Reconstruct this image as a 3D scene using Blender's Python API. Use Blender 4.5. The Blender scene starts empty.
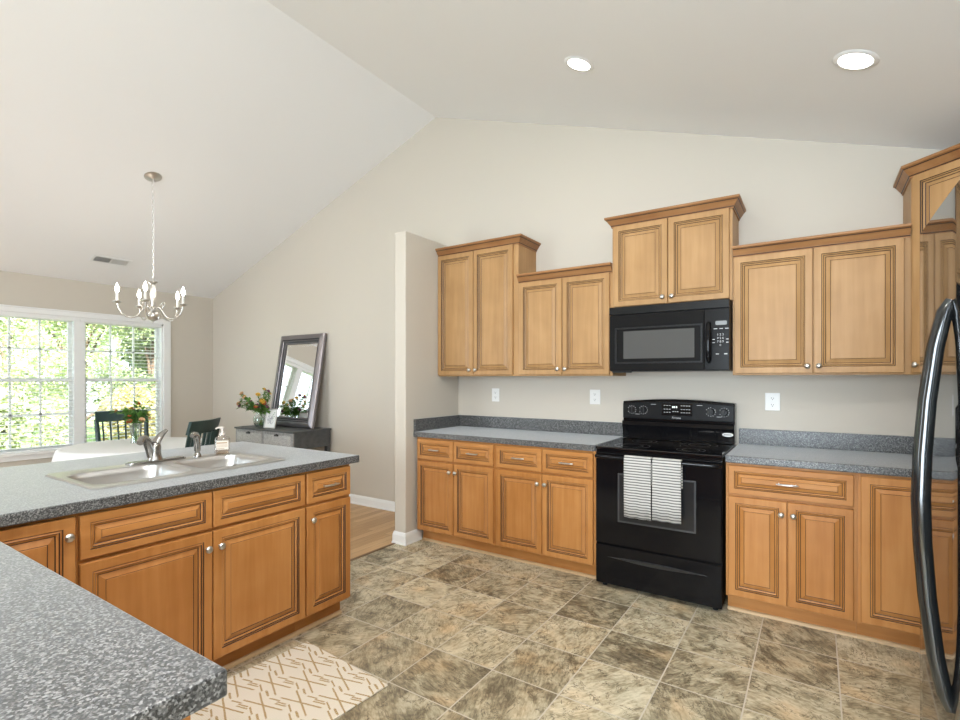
import bpy, bmesh, math, random
from math import sin, cos, pi, radians
from mathutils import Vector, Matrix

# ------------------------------------------------------------------ camera, world, light, exposure
S = bpy.context.scene
COL = S.collection
cam_d = bpy.data.cameras.new('camera'); cam = bpy.data.objects.new('camera', cam_d); COL.objects.link(cam)
cam.location = (0, -3.838, 1.349); cam.rotation_euler = (pi/2, 0, radians(33.508))
cam_d.sensor_width = 36; cam_d.lens = 36*507.6/960; cam_d.shift_y = 19.05/960; cam_d.clip_start = .02; cam_d.clip_end = 200
S.camera = cam
S.view_settings.view_transform = 'Standard'; S.view_settings.look = 'None'; S.view_settings.gamma = 1
S.view_settings.use_curve_mapping = False; S.view_settings.exposure = 0.56
W = bpy.data.worlds.new('sky'); S.world = W; W.use_nodes = True
bg = W.node_tree.nodes['Background']; bg.inputs[0].default_value = (.80, .91, 1, 1); bg.inputs[1].default_value = 2.3
def lamp(name, kind, loc, power, col=(1, 1, 1), rot=None, parent=None, **kw):
    d = bpy.data.lights.new(name, kind); d.energy = power; d.color = col
    for k, v in kw.items(): setattr(d, k, v)
    o = bpy.data.objects.new(name, d); COL.objects.link(o); o.location = loc
    if rot: o.rotation_euler = rot
    if parent: o.parent = parent
    return o
lamp('sun', 'SUN', (6, -3, 9), 27.0, (1, .95, .86), rot=(radians(20), radians(42), 0), angle=.03)
# fill added at an unseen kitchen window; daylight at the front dining window
lamp('fill_front', 'AREA', (-.10, -6.42, 1.35), 190, (.76, .89, 1), rot=(radians(90), 0, 0), shape='RECTANGLE', size=2.0, size_y=2.1)
lamp('daylight_dining', 'AREA', (-5.2, -6.42, 1.35), 60, (.76, .89, 1), rot=(radians(90), 0, 0), shape='RECTANGLE', size=1.9, size_y=2.1)
CAN_POWER = 1.2; REAR_FILL = 15; BULB_POWER = .5  # rear cans are added for fill, stronger than the visible ones

# ------------------------------------------------------------------ materials
def new_mat(name):
    m = bpy.data.materials.new(name); m.use_nodes = True
    return m, m.node_tree.nodes, m.node_tree.links, m.node_tree.nodes['Principled BSDF']
def plain(name, c, rough=.5, metal=0, spec=None, bump=0, bscale=200, emit=None, estr=0, coat=0, ior=None, var=0.0):
    m, N, L, b = new_mat(name)
    b.inputs['Base Color'].default_value = (*c, 1); b.inputs['Roughness'].default_value = rough; b.inputs['Metallic'].default_value = metal
    if spec is not None: b.inputs['Specular IOR Level'].default_value = spec
    if ior: b.inputs['IOR'].default_value = ior
    if coat: b.inputs['Coat Weight'].default_value = coat; b.inputs['Coat Roughness'].default_value = .05
    if emit: b.inputs['Emission Color'].default_value = (*emit, 1); b.inputs['Emission Strength'].default_value = estr
    tc = N.new('ShaderNodeTexCoord')
    nz = N.new('ShaderNodeTexNoise'); nz.inputs['Scale'].default_value = bscale; nz.inputs['Detail'].default_value = 2
    L.new(tc.outputs['Object'], nz.inputs['Vector'])
    if bump:
        bp = N.new('ShaderNodeBump'); bp.inputs['Strength'].default_value = bump; bp.inputs['Distance'].default_value = .002
        L.new(nz.outputs['Fac'], bp.inputs['Height']); L.new(bp.outputs['Normal'], b.inputs['Normal'])
    if var:
        r = N.new('ShaderNodeValToRGB')
        r.color_ramp.elements[0].position = .3; r.color_ramp.elements[1].position = .7
        r.color_ramp.elements[0].color = (*[x*(1-var) for x in c], 1); r.color_ramp.elements[1].color = (*[min(1, x*(1+var)) for x in c], 1)
        L.new(nz.outputs['Fac'], r.inputs['Fac']); L.new(r.outputs['Color'], b.inputs['Base Color'])
    return m
def math_node(N, L, op, a, b=None, c=None):
    n = N.new('ShaderNodeMath'); n.operation = op
    for i, v in enumerate((a, b, c)):
        if v is None: continue
        if isinstance(v, (int, float)): n.inputs[i].default_value = v
        else: L.new(v, n.inputs[i])
    return n.outputs[0]
def ramp(N, L, fac, stops):
    r = N.new('ShaderNodeValToRGB'); e = r.color_ramp.elements
    while len(e) < len(stops): e.new(.5)
    for el, (p, c) in zip(e, stops): el.position = p; el.color = (*c, 1)
    L.new(fac, r.inputs['Fac']); return r.outputs['Color']
def mix(N, L, fac, a, b, mode='MIX'):
    m = N.new('ShaderNodeMix'); m.data_type = 'RGBA'; m.blend_type = mode
    for i, v in ((0, fac), (6, a), (7, b)):
        if isinstance(v, (int, float)): m.inputs[i].default_value = v
        elif isinstance(v, tuple): m.inputs[i].default_value = (*v, 1)
        else: L.new(v, m.inputs[i])
    return m.outputs[2]

def wood(name, dark, mid, light, axis='z', rough=.42):
    m, N, L, b = new_mat(name)
    tc = N.new('ShaderNodeTexCoord'); oi = N.new('ShaderNodeObjectInfo')
    off = N.new('ShaderNodeVectorMath'); off.operation = 'ADD'
    cb = N.new('ShaderNodeCombineXYZ'); r = math_node(N, L, 'MULTIPLY', oi.outputs['Random'], 37.0)
    for i in range(3): L.new(r, cb.inputs[i])
    L.new(tc.outputs['Object'], off.inputs[0]); L.new(cb.outputs[0], off.inputs[1])
    mp = N.new('ShaderNodeMapping'); L.new(off.outputs[0], mp.inputs[0])
    mp.inputs['Scale'].default_value = (34, 34, 2.2) if axis == 'z' else (2.2, 34, 34)
    n1 = N.new('ShaderNodeTexNoise'); n1.inputs['Scale'].default_value = 1; n1.inputs['Detail'].default_value = 4; L.new(mp.outputs[0], n1.inputs['Vector'])
    n2 = N.new('ShaderNodeTexNoise'); n2.inputs['Scale'].default_value = 5; n2.inputs['Detail'].default_value = 2; L.new(off.outputs[0], n2.inputs['Vector'])
    f = math_node(N, L, 'ADD', math_node(N, L, 'MULTIPLY', n1.outputs['Fac'], .55), math_node(N, L, 'MULTIPLY', n2.outputs['Fac'], .45))
    f = math_node(N, L, 'ADD', f, math_node(N, L, 'MULTIPLY', math_node(N, L, 'SUBTRACT', oi.outputs['Random'], .5), .14))
    L.new(ramp(N, L, f, [(.32, dark), (.5, mid), (.68, light)]), b.inputs['Base Color'])
    b.inputs['Roughness'].default_value = rough; b.inputs['Specular IOR Level'].default_value = .28
    return m
UP = ((.37, .208, .086), (.425, .243, .103), (.48, .284, .127))  # wall cabinets: same maple, paled by putting light and sheen into the colour
LO = ((.38, .153, .039), (.44, .189, .053), (.50, .23, .072))  # base cabinets: same maple, its warmer lighting put into the colour
maple_up = wood('maple_lit_pale', *UP); maple_up_h = wood('maple_lit_pale_across', *UP, axis='x')
maple = wood('maple_lit_warm', *LO); maple_h = wood('maple_lit_warm_across', *LO, axis='x')
crown_m = wood('maple_crown', (.27, .12, .045), (.33, .16, .062), (.39, .20, .085), axis='x')
glaze = plain('dark_glaze', (.055, .025, .013), .5)
nickel = plain('brushed_nickel', (.62, .60, .57), .28, 1)
chrome_dull = plain('satin_steel_tap', (.36, .35, .335), .24, 1)
steel = plain('stainless_sink', (.56, .56, .55), .36, 1, bump=.05, bscale=60)
wall_m = plain('beige_wall_paint', (.58, .530, .455), .75, bump=.04, bscale=300)
ceil_m = plain('ceiling_paint', (.855, .85, .845), .9, bump=.03, bscale=250)
white_trim = plain('white_trim_paint', (.82, .82, .81), .4)
white_plastic = plain('white_plastic', (.80, .79, .76), .4)
slot_m = plain('outlet_slot', (.03, .03, .03), .6)
black_gloss = plain('black_enamel', (.005, .005, .006), .10, spec=.25)
black_glass = plain('black_ceramic_glass', (.004, .004, .005), .05, spec=.6)
fridge_m = plain('black_fridge_gloss', (.010, .010, .011), .035, ior=2.6)
handle_m = plain('black_handle_gloss', (.008, .010, .011), .10, ior=1.7)
black_sat = plain('black_satin_plastic', (.011, .011, .0115), .35, spec=.25)
panel_grey = plain('dark_grey_panel', (.013, .013, .0135), .3, spec=.12)
mw_glass = plain('microwave_window', (.085, .085, .083), .10, spec=.35)
oven_glass = plain('oven_window', (.020, .020, .021), .08, spec=.4)
grey_print = plain('pale_print', (.55, .55, .55), .5)
display_m = plain('grey_display', (.22, .23, .23), .3)
clock_m = plain('lit_clock_digits', (.5, .55, .5), .4, emit=(.8, .9, .85), estr=.7)

def counter_mat():
    m, N, L, b = new_mat('speckled_grey_laminate')
    tc = N.new('ShaderNodeTexCoord')
    n = N.new('ShaderNodeTexNoise'); n.inputs['Scale'].default_value = 190; n.inputs['Detail'].default_value = 3; n.inputs['Roughness'].default_value = .6
    L.new(tc.outputs['Object'], n.inputs['Vector'])
    v = N.new('ShaderNodeTexVoronoi'); v.inputs['Scale'].default_value = 260; L.new(tc.outputs['Object'], v.inputs['Vector'])
    bw = N.new('ShaderNodeSeparateColor'); L.new(v.outputs['Color'], bw.inputs[0])
    f = math_node(N, L, 'ADD', math_node(N, L, 'MULTIPLY', n.outputs['Fac'], .6), math_node(N, L, 'MULTIPLY', bw.outputs[0], .4))
    L.new(ramp(N, L, f, [(.33, (.012, .012, .012)), (.45, (.036, .036, .0355)), (.56, (.088, .088, .086)), (.72, (.25, .25, .245))]), b.inputs['Base Color'])
    b.inputs['Roughness'].default_value = .40; b.inputs['IOR'].default_value = 1.65
    b.inputs['Sheen Weight'].default_value = .56; b.inputs['Sheen Roughness'].default_value = .35; b.inputs['Sheen Tint'].default_value = (1, 1, 1, 1)
    return m
counter_m = counter_mat()

def tile_mat():
    m, N, L, b = new_mat('slate_look_vinyl_tile')
    g = N.new('ShaderNodeNewGeometry'); sp = N.new('ShaderNodeSeparateXYZ'); L.new(g.outputs['Position'], sp.inputs[0])
    P = .3345
    u = math_node(N, L, 'DIVIDE', math_node(N, L, 'ADD', sp.outputs[0], 1.252+P*40), P)
    v = math_node(N, L, 'DIVIDE', math_node(N, L, 'ADD', sp.outputs[1], 1.843+P*40), P)
    iu, iv = math_node(N, L, 'FLOOR', u), math_node(N, L, 'FLOOR', v)
    fu, fv = math_node(N, L, 'FRACT', u), math_node(N, L, 'FRACT', v)
    ed = math_node(N, L, 'MINIMUM', math_node(N, L, 'MINIMUM', fu, math_node(N, L, 'SUBTRACT', 1, fu)), math_node(N, L, 'MINIMUM', fv, math_node(N, L, 'SUBTRACT', 1, fv)))
    grout = math_node(N, L, 'LESS_THAN', ed, .009)
    cid = N.new('ShaderNodeCombineXYZ'); L.new(iu, cid.inputs[0]); L.new(iv, cid.inputs[1])
    wn = N.new('ShaderNodeTexWhiteNoise'); wn.noise_dimensions = '2D'; L.new(cid.outputs[0], wn.inputs['Vector'])
    # each tile shows its own stretch of stone, turned its own way
    rot = N.new('ShaderNodeVectorRotate'); rot.rotation_type = 'Z_AXIS'; L.new(g.outputs['Position'], rot.inputs['Vector'])
    L.new(math_node(N, L, 'MULTIPLY', wn.outputs['Value'], 6.28), rot.inputs['Angle'])
    ad = N.new('ShaderNodeVectorMath'); ad.operation = 'MULTIPLY_ADD'
    L.new(wn.outputs['Color'], ad.inputs[0]); ad.inputs[1].default_value = (50, 50, 50); L.new(rot.outputs[0], ad.inputs[2])
    n1 = N.new('ShaderNodeTexNoise'); n1.inputs['Scale'].default_value = 9; n1.inputs['Detail'].default_value = 8; n1.inputs['Roughness'].default_value = .62; n1.inputs['Distortion'].default_value = .7
    L.new(ad.outputs[0], n1.inputs['Vector'])
    mp = N.new('ShaderNodeMapping'); mp.inputs['Scale'].default_value = (22, 75, 1); L.new(ad.outputs[0], mp.inputs[0])
    rp = N.new('ShaderNodeTexNoise'); rp.inputs['Scale'].default_value = 1; rp.inputs['Detail'].default_value = 4; rp.inputs['Roughness'].default_value = .6; rp.inputs['Distortion'].default_value = .8
    L.new(mp.outputs[0], rp.inputs['Vector'])
    n2 = N.new('ShaderNodeTexNoise'); n2.inputs['Scale'].default_value = 4.5; n2.inputs['Detail'].default_value = 3; L.new(ad.outputs[0], n2.inputs['Vector'])
    n3 = N.new('ShaderNodeTexNoise'); n3.inputs['Scale'].default_value = 11; n3.inputs['Detail'].default_value = 7; n3.inputs['Roughness'].default_value = .65; n3.inputs['Distortion'].default_value = .9; L.new(ad.outputs[0], n3.inputs['Vector'])
    fs = math_node(N, L, 'ADD', math_node(N, L, 'MULTIPLY', n1.outputs['Fac'], .60), math_node(N, L, 'MULTIPLY', rp.outputs['Fac'], .40))
    fs = math_node(N, L, 'ADD', fs, math_node(N, L, 'MULTIPLY', math_node(N, L, 'SUBTRACT', wn.outputs['Value'], .5), .10))
    stone = ramp(N, L, fs, [(.34, (.15, .120, .080)), (.43, (.29, .238, .155)), (.51, (.475, .408, .285)), (.62, (.64, .57, .43))])
    hue = ramp(N, L, n2.outputs['Fac'], [(.38, (.97, 1.0, .98)), (.57, (1, .98, .92)), (.70, (1.04, .90, .74))])
    c = mix(N, L, .9, stone, hue, 'MULTIPLY')
    vein = math_node(N, L, 'LESS_THAN', math_node(N, L, 'ABSOLUTE', math_node(N, L, 'SUBTRACT', n3.outputs['Fac'], .44)), .010)
    c = mix(N, L, math_node(N, L, 'MULTIPLY', vein, .75), c, (.085, .065, .042))
    tone = math_node(N, L, 'ADD', .90, math_node(N, L, 'MULTIPLY', wn.outputs['Value'], .2))
    tv = N.new('ShaderNodeCombineColor')
    for i in range(3): L.new(tone, tv.inputs[i])
    c = mix(N, L, 1.0, c, tv.outputs[0], 'MULTIPLY')
    c = mix(N, L, grout, c, (.56, .51, .42))
    L.new(c, b.inputs['Base Color']); b.inputs['Roughness'].default_value = .42
    h = math_node(N, L, 'SUBTRACT', fs, math_node(N, L, 'MULTIPLY', grout, .3))
    bp = N.new('ShaderNodeBump'); bp.inputs['Strength'].default_value = .3; bp.inputs['Distance'].default_value = .004
    L.new(h, bp.inputs['Height']); L.new(bp.outputs[0], b.inputs['Normal'])
    return m
def plank_mat():
    m, N, L, b = new_mat('oak_strip_floor')
    g = N.new('ShaderNodeNewGeometry'); sp = N.new('ShaderNodeSeparateXYZ'); L.new(g.outputs['Position'], sp.inputs[0])
    u = math_node(N, L, 'DIVIDE', math_node(N, L, 'ADD', sp.outputs[0], 40), .076)
    iu, fu = math_node(N, L, 'FLOOR', u), math_node(N, L, 'FRACT', u)
    wn = N.new('ShaderNodeTexWhiteNoise'); wn.noise_dimensions = '1D'; L.new(iu, wn.inputs['W'])
    v = math_node(N, L, 'ADD', math_node(N, L, 'DIVIDE', sp.outputs[1], 1.1), math_node(N, L, 'MULTIPLY', wn.outputs['Value'], 9))
    iv, fv = math_node(N, L, 'FLOOR', v), math_node(N, L, 'FRACT', v)
    cid = N.new('ShaderNodeCombineXYZ'); L.new(iu, cid.inputs[0]); L.new(iv, cid.inputs[1])
    w2 = N.new('ShaderNodeTexWhiteNoise'); w2.noise_dimensions = '2D'; L.new(cid.outputs[0], w2.inputs['Vector'])
    mp = N.new('ShaderNodeMapping'); mp.inputs['Scale'].default_value = (60, 4, 1); L.new(g.outputs['Position'], mp.inputs[0])
    n = N.new('ShaderNodeTexNoise'); n.inputs['Scale'].default_value = 1; n.inputs['Detail'].default_value = 3; L.new(mp.outputs[0], n.inputs['Vector'])
    f = math_node(N, L, 'ADD', math_node(N, L, 'MULTIPLY', w2.outputs['Value'], .5), math_node(N, L, 'MULTIPLY', n.outputs['Fac'], .5))
    c = ramp(N, L, f, [(.2, (.42, .23, .10)), (.5, (.55, .33, .155)), (.8, (.66, .43, .22))])
    gap = math_node(N, L, 'MAXIMUM', math_node(N, L, 'LESS_THAN', fu, .035), math_node(N, L, 'LESS_THAN', fv, .003))
    c = mix(N, L, math_node(N, L, 'MULTIPLY', gap, .6), c, (.16, .08, .035))
    L.new(c, b.inputs['Base Color']); b.inputs['Roughness'].default_value = .38
    return m
def rug_mat():
    m, N, L, b = new_mat('cream_gold_woven_rug')
    tc = N.new('ShaderNodeTexCoord'); sp = N.new('ShaderNodeSeparateXYZ'); L.new(tc.outputs['Object'], sp.inputs[0])
    wob = N.new('ShaderNodeTexNoise'); wob.inputs['Scale'].default_value = 60; L.new(tc.outputs['Object'], wob.inputs['Vector'])
    x = math_node(N, L, 'ADD', sp.outputs[0], math_node(N, L, 'MULTIPLY', math_node(N, L, 'SUBTRACT', wob.outputs['Fac'], .5), .012)); y = sp.outputs[1]
    def cell(v, p, o): return math_node(N, L, 'MULTIPLY', math_node(N, L, 'SUBTRACT', math_node(N, L, 'FRACT', math_node(N, L, 'ADD', math_node(N, L, 'DIVIDE', v, p), 20+o)), .5), p)
    def stroke(xx, yy, sl, off, x0, x1, w):
        d = math_node(N, L, 'ABSOLUTE', math_node(N, L, 'SUBTRACT', math_node(N, L, 'SUBTRACT', yy, math_node(N, L, 'MULTIPLY', xx, sl)), off))
        k = math_node(N, L, 'LESS_THAN', d, w)
        return math_node(N, L, 'MULTIPLY', k, math_node(N, L, 'MULTIPLY', math_node(N, L, 'GREATER_THAN', xx, x0), math_node(N, L, 'LESS_THAN', xx, x1)))
    k = None
    for ox, oy in ((.0, .0), (.5, .5)):
        xx, yy = cell(x, .222, ox), cell(y, .21, oy)
        for a_ in ((.33, 0, -.095, .095, .0042), (-.40, 0, -.090, .090, .0042), (.33, .026, .03, .085, .0038), (-.40, .028, -.080, -.045, .0040), (.33, -.030, -.085, -.04, .0038), (-.40, -.030, .035, .075, .0040), (.33, .048, -.02, .03, .004), (-.40, -.050, -.03, .02, .004)):
            q = stroke(xx, yy, *a_); k = q if k is None else math_node(N, L, 'MAXIMUM', k, q)
    st = math_node(N, L, 'FRACT', math_node(N, L, 'MULTIPLY', x, 85)); k = math_node(N, L, 'MULTIPLY', k, math_node(N, L, 'ADD', .55, math_node(N, L, 'MULTIPLY', math_node(N, L, 'LESS_THAN', st, .62), .45)))
    wv = math_node(N, L, 'FRACT', math_node(N, L, 'MULTIPLY', y, 130)); wx = math_node(N, L, 'FRACT', math_node(N, L, 'MULTIPLY', x, 130))
    weave = math_node(N, L, 'LESS_THAN', math_node(N, L, 'MULTIPLY', wv, wx), .18)
    base = mix(N, L, math_node(N, L, 'MULTIPLY', weave, .35), (.80, .745, .64), (.58, .51, .40))
    L.new(mix(N, L, k, base, (.40, .26, .085)), b.inputs['Base Color']); b.inputs['Roughness'].default_value = .9
    bp = N.new('ShaderNodeBump'); bp.inputs['Strength'].default_value = .4; bp.inputs['Distance'].default_value = .002
    L.new(weave, bp.inputs['Height']); L.new(bp.outputs[0], b.inputs['Normal'])
    return m
def stripe_mat():
    m, N, L, b = new_mat('striped_towel_cloth')
    g = N.new('ShaderNodeTexCoord'); sp = N.new('ShaderNodeSeparateXYZ'); L.new(g.outputs['Object'], sp.inputs[0])
    f = math_node(N, L, 'FRACT', math_node(N, L, 'DIVIDE', math_node(N, L, 'ADD', sp.outputs[2], 3), .0165))
    k = math_node(N, L, 'LESS_THAN', f, .42)
    L.new(mix(N, L, k, (.56, .545, .51), (.14, .135, .13)), b.inputs['Base Color']); b.inputs['Roughness'].default_value = .9
    return m
def leaf_mat(name, a, c, tr=.35):
    m, N, L, b = new_mat(name)
    tc = N.new('ShaderNodeTexCoord'); n = N.new('ShaderNodeTexNoise'); n.inputs['Scale'].default_value = 3.5; n.inputs['Detail'].default_value = 3; L.new(tc.outputs['Object'], n.inputs['Vector'])
    w = N.new('ShaderNodeTexWhiteNoise'); w.noise_dimensions = '3D'; sn = N.new('ShaderNodeVectorMath'); sn.operation = 'SNAP'; sn.inputs[1].default_value = (.11,)*3
    L.new(tc.outputs['Object'], sn.inputs[0]); L.new(sn.outputs[0], w.inputs['Vector'])
    f = math_node(N, L, 'ADD', math_node(N, L, 'MULTIPLY', n.outputs['Fac'], .55), math_node(N, L, 'MULTIPLY', w.outputs['Value'], .45))
    col = ramp(N, L, f, [(.25, a), (.75, c)])
    L.new(col, b.inputs['Base Color']); b.inputs['Roughness'].default_value = .6
    t = N.new('ShaderNodeBsdfTranslucent'); L.new(col, t.inputs[0]); mx = N.new('ShaderNodeMixShader'); mx.inputs[0].default_value = tr
    L.new(b.outputs[0], mx.inputs[1]); L.new(t.outputs[0], mx.inputs[2]); L.new(mx.outputs[0], N['Material Output'].inputs[0])
    return m
def glass_mat(name, tint=(1, 1, 1), refl=.09, rough=.02):
    m, N, L, b = new_mat(name); N.remove(b)
    t = N.new('ShaderNodeBsdfTransparent'); t.inputs[0].default_value = (*tint, 1)
    g = N.new('ShaderNodeBsdfGlossy'); g.inputs['Roughness'].default_value = rough
    lw = N.new('ShaderNodeLayerWeight'); lw.inputs[0].default_value = .35
    f = math_node(N, L, 'ADD', math_node(N, L, 'MULTIPLY', lw.outputs['Facing'], .5), refl*.4)
    mx = N.new('ShaderNodeMixShader'); L.new(f, mx.inputs[0]); L.new(t.outputs[0], mx.inputs[1]); L.new(g.outputs[0], mx.inputs[2])
    L.new(mx.outputs[0], N['Material Output'].inputs[0]); return m
pane_m = glass_mat('window_pane', refl=.06); front_pane = glass_mat('patio_pane', refl=.02); vase_m = glass_mat('clear_glass', (.93, .96, .95), .2); bottle_m = glass_mat('clear_plastic', (.95, .93, .90), .3, .08)
water_m = glass_mat('water', (.86, .93, .90), .05)
green_paint = plain('dark_green_paint', (.018, .045, .042), .35)
cloth_m = plain('white_tablecloth', (.80, .80, .79), .85, bump=.1, bscale=90)
console_grey = plain('grey_washed_wood', (.30, .295, .285), .5, var=.25, bscale=30)
console_dark = plain('charcoal_wood', (.075, .078, .080), .5, var=.2, bscale=20)
carved_m = plain('carved_grey', (.42, .415, .40), .6, bump=1.0, bscale=120, var=.35)
frame_silver = plain('pewter_frame', (.24, .22, .225), .30, .75)
frame_black = plain('dark_frame_groove', (.025, .025, .03), .35)
mirror_m = plain('mirror_glass', (.93, .94, .94), .01, 1)
paper_m = plain('white_paper', (.78, .78, .76), .7)
ink_m = plain('violet_ink', (.20, .19, .24), .7)
ink_g = plain('green_ink', (.22, .36, .22), .7)
stem_m = plain('green_stem', (.10, .24, .05), .5)
leaf_bq = leaf_mat('bouquet_leaf', (.055, .17, .025), (.24, .44, .09), .25)
gold_fl = plain('yellow_petal', (.72, .42, .05), .6); rust_fl = plain('rust_petal', (.46, .12, .035), .6); plum_fl = plain('plum_petal', (.16, .05, .09), .6); peach_fl = plain('peach_petal', (.75, .45, .25), .6)
lens_m = plain('lit_lens', (.9, .9, .88), .5, emit=(1, .97, .92), estr=9)
bulb_m = plain('lit_bulb', (1, 1, .95), .4, emit=(1, .93, .82), estr=14)
bark_m = plain('bark', (.12, .085, .06), .9, var=.4, bscale=20)
lawn_m = plain('lawn', (.16, .27, .07), .9, var=.4, bscale=3)
label_m = plain('tan_label_print', (.40, .27, .17), .6); label_w = plain('pale_label', (.72, .66, .58), .6)
tile_m, plank_m, rug_m, towel_m = tile_mat(), plank_mat(), rug_mat(), stripe_mat()
leaf_mid = leaf_mat('leaf_mid', (.22, .29, .12), (.66, .72, .46)); leaf_deep = leaf_mat('leaf_deep', (.05, .09, .04), (.34, .42, .21)); leaf_gold = leaf_mat('leaf_gold', (.34, .32, .11), (.62, .55, .28))

# ------------------------------------------------------------------ mesh helpers
class MB:
    def __init__(s): s.v = []; s.f = []; s.m = []
    def add(s, vs, fs, mi=0):
        b = len(s.v); s.v += [tuple(p) for p in vs]
        for f in fs: s.f.append([b+i for i in f]); s.m.append(mi)
        return s
    def box(s, x0, x1, y0, y1, z0, z1, mi=0):
        v = [(x, y, z) for x in (x0, x1) for y in (y0, y1) for z in (z0, z1)]
        return s.add(v, [(0, 1, 3, 2), (4, 6, 7, 5), (0, 4, 5, 1), (2, 3, 7, 6), (0, 2, 6, 4), (1, 5, 7, 3)], mi)
    def tube(s, path, r, seg=10, mi=0, cap=True, flat=1.0):
        P = [Vector(p) for p in path]; n = len(P); rs = r if isinstance(r, (list, tuple)) else [r]*n
        vs = []; up = Vector((0, 0, 1)); t0 = (P[1]-P[0]).normalized()
        if abs(t0.dot(up)) > .95: up = Vector((1, 0, 0))
        nrm = (up - t0*up.dot(t0)).normalized()
        for i in range(n):
            t = (P[min(i+1, n-1)]-P[max(i-1, 0)]).normalized()
            nrm = (nrm - t*nrm.dot(t)).normalized(); bi = t.cross(nrm)
            for k in range(seg):
                a = 2*pi*k/seg; vs.append(P[i]+(nrm*cos(a)+bi*sin(a)*flat)*rs[i])
        fs = [(i*seg+k, i*seg+(k+1) % seg, (i+1)*seg+(k+1) % seg, (i+1)*seg+k) for i in range(n-1) for k in range(seg)]
        if cap: fs += [tuple(range(seg))[::-1], tuple(range((n-1)*seg, n*seg))]
        return s.add(vs, fs, mi)
    def lathe(s, prof, c=(0, 0, 0), seg=24, axis='z', mi=0, cap=True):
        vs = []
        for r, h in prof:
            for k in range(seg):
                a = 2*pi*k/seg; p = (r*cos(a), r*sin(a), h)
                if axis == '-y': p = (p[0], -p[2], p[1])
                vs.append((c[0]+p[0], c[1]+p[1], c[2]+p[2]))
        n = len(prof)
        fs = [(i*seg+k, i*seg+(k+1) % seg, (i+1)*seg+(k+1) % seg, (i+1)*seg+k) for i in range(n-1) for k in range(seg)]
        if cap and prof[0][0] > 1e-6: fs.append(tuple(range(seg))[::-1])
        if cap and prof[-1][0] > 1e-6: fs.append(tuple(range((n-1)*seg, n*seg)))
        return s.add(vs, fs, mi)
    def prism(s, poly, a, b, axis='z', mi=0):
        f = {'z': lambda p, h: (p[0], p[1], h), 'y': lambda p, h: (p[0], h, p[1]), 'x': lambda p, h: (h, p[0], p[1])}[axis]
        n = len(poly); vs = [f(p, a) for p in poly]+[f(p, b) for p in poly]
        return s.add(vs, [tuple(range(n))[::-1], tuple(range(n, 2*n))]+[(i, (i+1) % n, n+(i+1) % n, n+i) for i in range(n)], mi)
    def cells(s, us, vs_, keep, a, b, axis='z', mi=0):
        """a slab made of the kept cells of a grid, one closed skin with holes"""
        f = {'z': lambda u, v, h: (u, v, h), 'y': lambda u, v, h: (u, h, v), 'x': lambda u, v, h: (h, u, v)}[axis]
        K = lambda i, j: 0 <= i < len(us)-1 and 0 <= j < len(vs_)-1 and keep(i, j)
        for i in range(len(us)-1):
            for j in range(len(vs_)-1):
                if not K(i, j): continue
                u0, u1, v0, v1 = us[i], us[i+1], vs_[j], vs_[j+1]
                for h in (a, b): s.add([f(u0, v0, h), f(u1, v0, h), f(u1, v1, h), f(u0, v1, h)], [(0, 1, 2, 3)], mi)
                for d, p, q in (((-1, 0), (u0, v0), (u0, v1)), ((1, 0), (u1, v0), (u1, v1)), ((0, -1), (u0, v0), (u1, v0)), ((0, 1), (u0, v1), (u1, v1))):
                    if not K(i+d[0], j+d[1]): s.add([f(*p, a), f(*q, a), f(*q, b), f(*p, b)], [(0, 1, 2, 3)], mi)
        return s
    def sphere(s, c, r, seg=16, rings=10, mi=0, sc=(1, 1, 1)):
        prof = [(r*sin(pi*i/rings), -r*cos(pi*i/rings)) for i in range(rings+1)]
        b = len(s.v); s.lathe([(max(q, 0), h) for q, h in prof], (0, 0, 0), seg, 'z', mi)
        for i in range(b, len(s.v)):
            x, y, z = s.v[i]; s.v[i] = (c[0]+x*sc[0], c[1]+y*sc[1], c[2]+z*sc[2])
        return s
    def xf(s, M, start=0):
        for i in range(start, len(s.v)): s.v[i] = tuple(M @ Vector(s.v[i]))
        return s
    def mesh(s, name, mats, smooth=None):
        me = bpy.data.meshes.new(name); me.from_pydata(s.v, [], s.f); me.update()
        mats = mats if isinstance(mats, (list, tuple)) else [mats]
        for m in mats: me.materials.append(m)
        for p, mi in zip(me.polygons, s.m): p.material_index = mi
        bm = bmesh.new(); bm.from_mesh(me)
        bmesh.ops.remove_doubles(bm, verts=bm.verts, dist=1e-5)
        bmesh.ops.recalc_face_normals(bm, faces=bm.faces)
        if smooth:
            for f in bm.faces: f.smooth = True
            for e in bm.edges:
                if len(e.link_faces) == 2 and e.calc_face_angle(0) > radians(smooth): e.smooth = False
        bm.to_mesh(me); bm.free(); return me
    def build(s, name, mats, parent=None, smooth=None, bevel=0, kind=None):
        o = bpy.data.objects.new(name, s.mesh(name, mats, smooth)); COL.objects.link(o)
        if parent: o.parent = parent
        if kind: o['kind'] = kind
        if bevel:
            md = o.modifiers.new('bevel', 'BEVEL'); md.width = bevel; md.segments = 2; md.limit_method = 'ANGLE'; md.angle_limit = radians(40)
        return o
def thing(name, label, cat, loc=(0, 0, 0), rz=0, group=None):
    o = bpy.data.objects.new(name, None); COL.objects.link(o); o.location = loc; o.rotation_euler = (0, 0, rz)
    o.empty_display_size = .1
    return tag(o, label, cat, group)
def tag(o, label, cat, group=None):
    o['label'] = label; o['category'] = cat
    if group: o['group'] = group
    return o
def dup(root, loc, rz, label, group=None):
    r = root.copy(); COL.objects.link(r); r.location = loc; r.rotation_euler = (0, 0, rz); r['label'] = label
    if group: r['group'] = group
    for ch in list(root.children):
        c = ch.copy(); COL.objects.link(c); c.parent = r
        for g in list(ch.children):
            d = g.copy(); COL.objects.link(d); d.parent = c
    return r
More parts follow.
